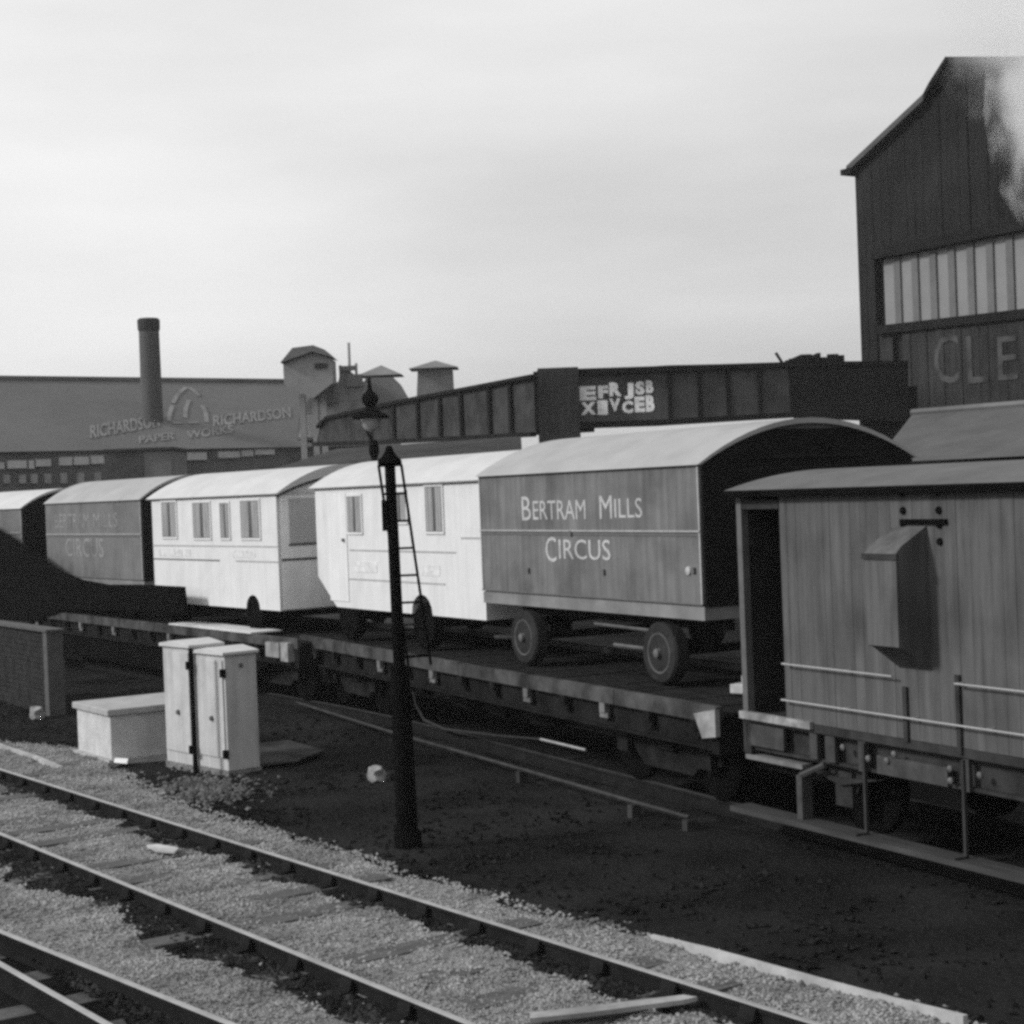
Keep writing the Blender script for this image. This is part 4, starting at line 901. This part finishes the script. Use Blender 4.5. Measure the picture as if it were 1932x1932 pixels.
# stepped plant between the turrets
DT = far(90); PT2 = vframe(*DT); k = PT2.p
ml = thing('mill_building', 'pale stepped mill buildings with thin poles, between the far turrets', 'building', (DT[0], DT[1], 0), DT[2])
m = MB(); m.prism([k(x, y) for x, y in [(560, 830), (700, 830), (700, 745), (690, 722), (660, 700), (645, 690), (638, 720), (600, 740), (585, 752), (566, 770)]], 0, 6); m.build('wall', mat('mill_wall', .20, .3, .4, .9, dirt=.35), ml)
m = MB()
for xa, yt in ((656, 645), (640, 688), (670, 684)): a, z = k(xa, yt); m.tube([(a, .5, k(xa, 735)[1]), (a, .5, z)], .08, 6)
m.build('pole', mat('faint_poles', .3, .2, 1), ml)
m = MB()
for (xa, ya, xb_, yb_) in ((640, 700, 672, 690), (655, 730, 684, 706), (600, 760, 640, 738), (600, 795, 690, 790)):
    (u0, w0), (u1, w1) = k(xa, ya), k(xb_, yb_); m.box(u0, u1, -.2, 0, min(w0, w1), max(w0, w1))
m.build('cladding', M_turroof, ml)
m = MB(); m.prism([k(x, y) for x, y in [(566, 826), (596, 826), (612, 782), (574, 784)]], -.6, -.21); m.build('pale_roof', mat('pale_roof_sheet', .42, .15, .6, .8), ml)

# ------------------------------------------------------------------ steam beside the shed
def steam(name, label, px, py, Y, sx_, sy_, sz_, dens, lo_, seed):
    P = vframe(0, Y, 0); a, z = P.p(px, py); m = MB()
    m.lathe([(math.sin(math.pi*i/10)*1.0, -math.cos(math.pi*i/10)) for i in range(11)], (0, 0, 0), 20)
    mt = bpy.data.materials.new(name); mt.use_nodes = True; nt = mt.node_tree; N = nt.nodes; L = nt.links; N.clear()
    out = N.new('ShaderNodeOutputMaterial'); pv = N.new('ShaderNodeVolumePrincipled'); L.new(pv.outputs[0], out.inputs['Volume'])
    pv.inputs['Color'].default_value = (.92, .92, .92, 1); pv.inputs['Anisotropy'].default_value = .2
    tc = N.new('ShaderNodeTexCoord'); nz = N.new('ShaderNodeTexNoise'); nz.inputs['Scale'].default_value = 1.5; nz.inputs['Detail'].default_value = 6; nz.inputs['Roughness'].default_value = .6; nz.noise_dimensions = '4D'; nz.inputs['W'].default_value = seed
    L.new(tc.outputs['Object'], nz.inputs['Vector'])
    ln = N.new('ShaderNodeVectorMath'); ln.operation = 'LENGTH'; L.new(tc.outputs['Object'], ln.inputs[0])
    s1_ = N.new('ShaderNodeMath'); s1_.operation = 'SUBTRACT'; s1_.inputs[0].default_value = 1.0; L.new(ln.outputs['Value'], s1_.inputs[1])
    m1_ = N.new('ShaderNodeMath'); m1_.operation = 'MULTIPLY_ADD'; m1_.inputs[1].default_value = 3.2; m1_.inputs[2].default_value = -1.6; L.new(nz.outputs['Fac'], m1_.inputs[0])
    a1 = N.new('ShaderNodeMath'); a1.operation = 'ADD'; L.new(s1_.outputs[0], a1.inputs[0]); L.new(m1_.outputs[0], a1.inputs[1])
    mr = N.new('ShaderNodeMapRange'); mr.inputs['From Min'].default_value = lo_; mr.inputs['From Max'].default_value = lo_+.8; mr.inputs['To Min'].default_value = 0; mr.inputs['To Max'].default_value = dens
    L.new(a1.outputs[0], mr.inputs['Value']); L.new(mr.outputs['Result'], pv.inputs['Density'])
    o = m.build(name, mt); o.location = (a, Y, z); o.scale = (sx_, sy_, sz_); return tag(o, label, 'steam', kind='stuff')
steam('steam', 'white plume of steam drifting across the tall shed at the right edge', 1988, 190, 42, 2.3, 1.6, 4.2, 2.4, .18, 1.3)
steam('smoke', 'thin grey smoke above the tall shed in the top right corner', 1945, 30, 42, 3.9, 2.2, 3.4, .38, .05, 6.1)

# ------------------------------------------------------------------ hazy air
m = MB(); m.box(-730, 730, -730, 730, -3, 34)
hz = bpy.data.materials.new('haze_air'); hz.use_nodes = True; nt = hz.node_tree; N = nt.nodes; L = nt.links; N.clear()
ho = N.new('ShaderNodeOutputMaterial'); hv = N.new('ShaderNodeVolumePrincipled'); hv.inputs['Color'].default_value = (.9, .9, .9, 1); hv.inputs['Density'].default_value = .0004; hv.inputs['Anisotropy'].default_value = .2
L.new(hv.outputs[0], ho.inputs['Volume']); tag(m.build('haze', hz), 'thin smoky haze hanging over the whole yard', 'haze', kind='stuff')

# ------------------------------------------------------------------ light
W_ = bpy.data.worlds.new('World'); S.world = W_; W_.use_nodes = True; nt = W_.node_tree; N = nt.nodes; L = nt.links
bg = N['Background']; sky = N.new('ShaderNodeTexSky'); sky.sky_type = 'NISHITA'; sky.sun_disc = False
sun_dir = Vector((-.36, -.82, .52)).normalized()
el = math.asin(sun_dir.z); az = math.atan2(sun_dir.x, sun_dir.y)
sky.sun_elevation = el; sky.sun_rotation = az; sky.air_density = 1.0; sky.dust_density = 3.0
bw = N.new('ShaderNodeRGBToBW'); L.new(sky.outputs[0], bw.inputs[0])
tc = N.new('ShaderNodeTexCoord'); mp = N.new('ShaderNodeMapping'); mp.inputs['Scale'].default_value = (1.2, 1.2, 5.5); mp.inputs['Rotation'].default_value = (.10, .06, 0); L.new(tc.outputs['Generated'], mp.inputs['Vector'])
nz = N.new('ShaderNodeTexNoise'); nz.inputs['Scale'].default_value = 2.0; nz.inputs['Detail'].default_value = 7; nz.inputs['Roughness'].default_value = .5; L.new(mp.outputs['Vector'], nz.inputs['Vector'])
r1_ = N.new('ShaderNodeMapRange'); r1_.inputs['From Min'].default_value = .3; r1_.inputs['From Max'].default_value = .72; r1_.inputs['To Min'].default_value = -1.0; r1_.inputs['To Max'].default_value = 1.0; L.new(nz.outputs['Fac'], r1_.inputs['Value'])
mx = N.new('ShaderNodeMix'); mx.data_type = 'FLOAT'; mx.inputs['Factor'].default_value = .82
dt_ = N.new('ShaderNodeVectorMath'); dt_.operation = 'DOT_PRODUCT'; dt_.inputs[1].default_value = (-R0[0]*.6, -R0[1]*.6, .8); L.new(tc.outputs['Generated'], dt_.inputs[0])
r2_ = N.new('ShaderNodeMapRange'); r2_.inputs['From Min'].default_value = -.2; r2_.inputs['From Max'].default_value = .42; r2_.inputs['To Min'].default_value = 4.7; r2_.inputs['To Max'].default_value = 8.9; L.new(dt_.outputs['Value'], r2_.inputs['Value'])
r3_ = N.new('ShaderNodeMapRange'); r3_.inputs['From Min'].default_value = -.75; r3_.inputs['From Max'].default_value = -.2; r3_.inputs['To Min'].default_value = -3.6; r3_.inputs['To Max'].default_value = 0; L.new(dt_.outputs['Value'], r3_.inputs['Value'])  # darkens the unseen sky to the right to dim faces turned there
ad0 = N.new('ShaderNodeMath'); ad0.operation = 'ADD'; L.new(r2_.outputs['Result'], ad0.inputs[0]); L.new(r3_.outputs['Result'], ad0.inputs[1])
ad_ = N.new('ShaderNodeMath'); ad_.operation = 'ADD'; L.new(r1_.outputs['Result'], ad_.inputs[0]); L.new(ad0.outputs[0], ad_.inputs[1])
L.new(bw.outputs[0], mx.inputs['A']); L.new(ad_.outputs[0], mx.inputs['B'])
cc = N.new('ShaderNodeCombineColor')
for q in ('Red', 'Green', 'Blue'): L.new(mx.outputs['Result'], cc.inputs[q])
L.new(cc.outputs[0], bg.inputs['Color']); bg.inputs['Strength'].default_value = .114
su = bpy.data.lights.new('sun', 'SUN'); su.energy = 2.9; su.angle = math.radians(9); su.color = (1, 1, 1)
so = bpy.data.objects.new('sun', su); COL.objects.link(so); so.rotation_euler = sun_dir.to_track_quat('Z', 'Y').to_euler()

S.view_settings.view_transform = 'Standard'; S.view_settings.look = 'None'; S.view_settings.exposure = .12; S.view_settings.gamma = 1
S.render.engine = 'CYCLES'; S.cycles.filter_width = 3.0; S.cycles.volume_step_rate = 2; S.cycles.volume_bounces = 4; S.cycles.max_bounces = 6; S.cycles.use_denoising = False
